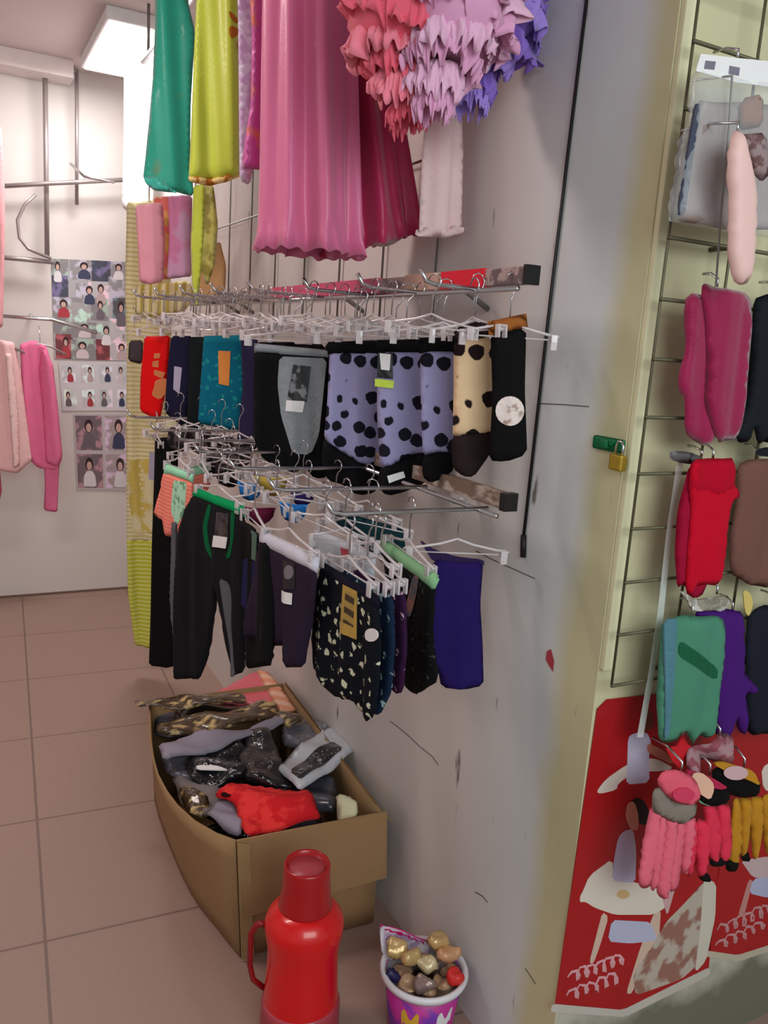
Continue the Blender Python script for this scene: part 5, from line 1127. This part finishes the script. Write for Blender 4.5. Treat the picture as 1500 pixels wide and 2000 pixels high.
# ------------------------------------------------------------------ tub with wrapped things
bxc, byc, rz_ = .857, 1.290, .142
g = thing('plastic_tub', 'white rimmed plastic tub with magenta print, filled with small wrapped things', 'tub', (bxc, byc, 0))
M_tub = mat('tub_print', (196, 52, 150), rough=.4, pat='blotch', rgb2=(120, 50, 170), pscale=14, thr=.45)
lathe('tub_body', [(0, .002), (.066, .002), (.070, .008), (.084, rz_-.012), (.082, rz_-.012), (.068, .012), (0, .010)], M_tub, g)
def torus_rim(): return [(.084, rz_-.014), (.093, rz_-.014), (.0965, rz_-.004), (.093, rz_+.003), (.086, rz_+.001), (.0825, rz_-.006), (.084, rz_-.014)]
lathe('rim', torus_rim(), mat('rim_white', (222, 218, 224), rough=.35, coat=.2), g)
for a0, rgb in ((3.6, (232, 180, 60)), (4.6, (236, 236, 240)), (5.5, (240, 206, 70))):
    bm = bmesh.new(); n = 8; P = []
    for i in range(n+1):
        for j in range(5):
            a = a0+.5*i/n; zz = .05+.035*j/4+.012*math.sin(i*1.1); rr = .070+(zz-.008)/(rz_-.02)*.014+.0006
            P.append(bm.verts.new((rr*math.cos(a), rr*math.sin(a), zz)))
    for i in range(n):
        for j in range(4): bm.faces.new((P[i*5+j], P[i*5+j+1], P[(i+1)*5+j+1], P[(i+1)*5+j]))
    from_bm('printed_patch', bm, mat('tubprint_%d_%d_%d' % rgb, rgb, rough=.4), g, True)
def wrap(label, px, py, z, rx, ry, m, group=None, cat='wrapped packet', name='wrapped_packet', seed=0, t=.016, tilt=0):
    fr = FrameH(onZ(px, py, z)); g = thing(name, label, cat, fr, group); r = random.Random(seed)
    P = [((rx*(1+r.uniform(-.25, .25)))*math.cos(a), (ry*(1+r.uniform(-.25, .25)))*math.sin(a)) for a in [k*2*PI/9 for k in range(9)]]
    o = slab('wrapper', fr, g, P, m, t=t, rad=min(rx, ry)*.8, res=.006, fold=crumple(.004, 110, seed)); g.rotation_euler = (tilt, r.uniform(-.3, .3), r.uniform(0, 3)); return g
M_gw = mat('gold_wrap', (206, 172, 116), rough=.3, metal=.35, var=.2, scale=40, bump=.9, bscale=60, coat=.4)
M_gw2 = mat('tan_wrap', (176, 140, 110), rough=.35, metal=.1, var=.3, scale=40, bump=.9, bscale=60)
fillr = [(785, 1905), (830, 1935), (880, 1905), (835, 1890), (800, 1870), (860, 1860), (805, 1930), (862, 1928)]
for k, (x, y) in enumerate(fillr):
    wrap('brownish crinkled wrapper lying low in the tub', x, y, .118, .030, .026, M_gw2, 'brownish wrappers low in the tub', seed=40+k, t=.02)
wrap('gold wrapped ball at the left of the tub', 774, 1850, .170, .027, .024, M_gw, seed=1)
wrap('gold wrapped ball left of the middle, above the tub rim', 800, 1868, .165, .025, .022, M_gw, seed=2)
wrap('pale gold wrapped ball in the middle of the tub', 832, 1882, .158, .025, .020, mat('pale_gold_wrap', (214, 196, 156), rough=.3, metal=.2, bump=.9, bscale=60), seed=3)
wrap('gold wrapped ball standing highest at the back of the tub', 856, 1836, .190, .026, .022, M_gw, seed=4)
wrap('peach gold wrapped ball at the back right of the tub', 874, 1862, .170, .026, .020, mat('peach_wrap', (212, 160, 120), rough=.35, metal=.2, bump=.9, bscale=60), seed=5)
wrap('bright red wrapped piece at the right rim of the tub', 890, 1908, .150, .022, .019, mat('red_wrap', (214, 44, 40), rough=.4, bump=.5, bscale=60), seed=6)
wrap('navy blue piece at the left inside the tub', 768, 1908, .135, .012, .020, mat('navy_wrap', (30, 26, 74), rough=.4), seed=7)
wrap('silvery brown wrapper at the front of the tub', 828, 1922, .142, .030, .022, mat('silver_brown_wrap', (150, 128, 122), rough=.25, metal=.4, bump=.9, bscale=60), seed=8)
fr = Frame(onY(790, 1825, byc+.06), 12)
g = thing('printed_bag', 'magenta and white printed bag standing at the back of the tub', 'bag', fr)
slab('bag_sheet', fr, g, fr.pts([(742, 1806), (790, 1818), (838, 1840), (836, 1880), (790, 1885), (745, 1862)]), mat('lilac_bag', (188, 160, 196), rough=.4, pat='blotch', rgb2=(226, 220, 230), pscale=30), t=.004, fold=crumple(.003, 50))
slab('magenta_edge', fr, g, fr.pts([(742, 1804), (790, 1816), (840, 1838), (838, 1852), (790, 1834), (744, 1824)]), mat('magenta_edge', (206, 20, 120), rough=.4), t=.005, smooth=0, fold=crumple(.003, 50))
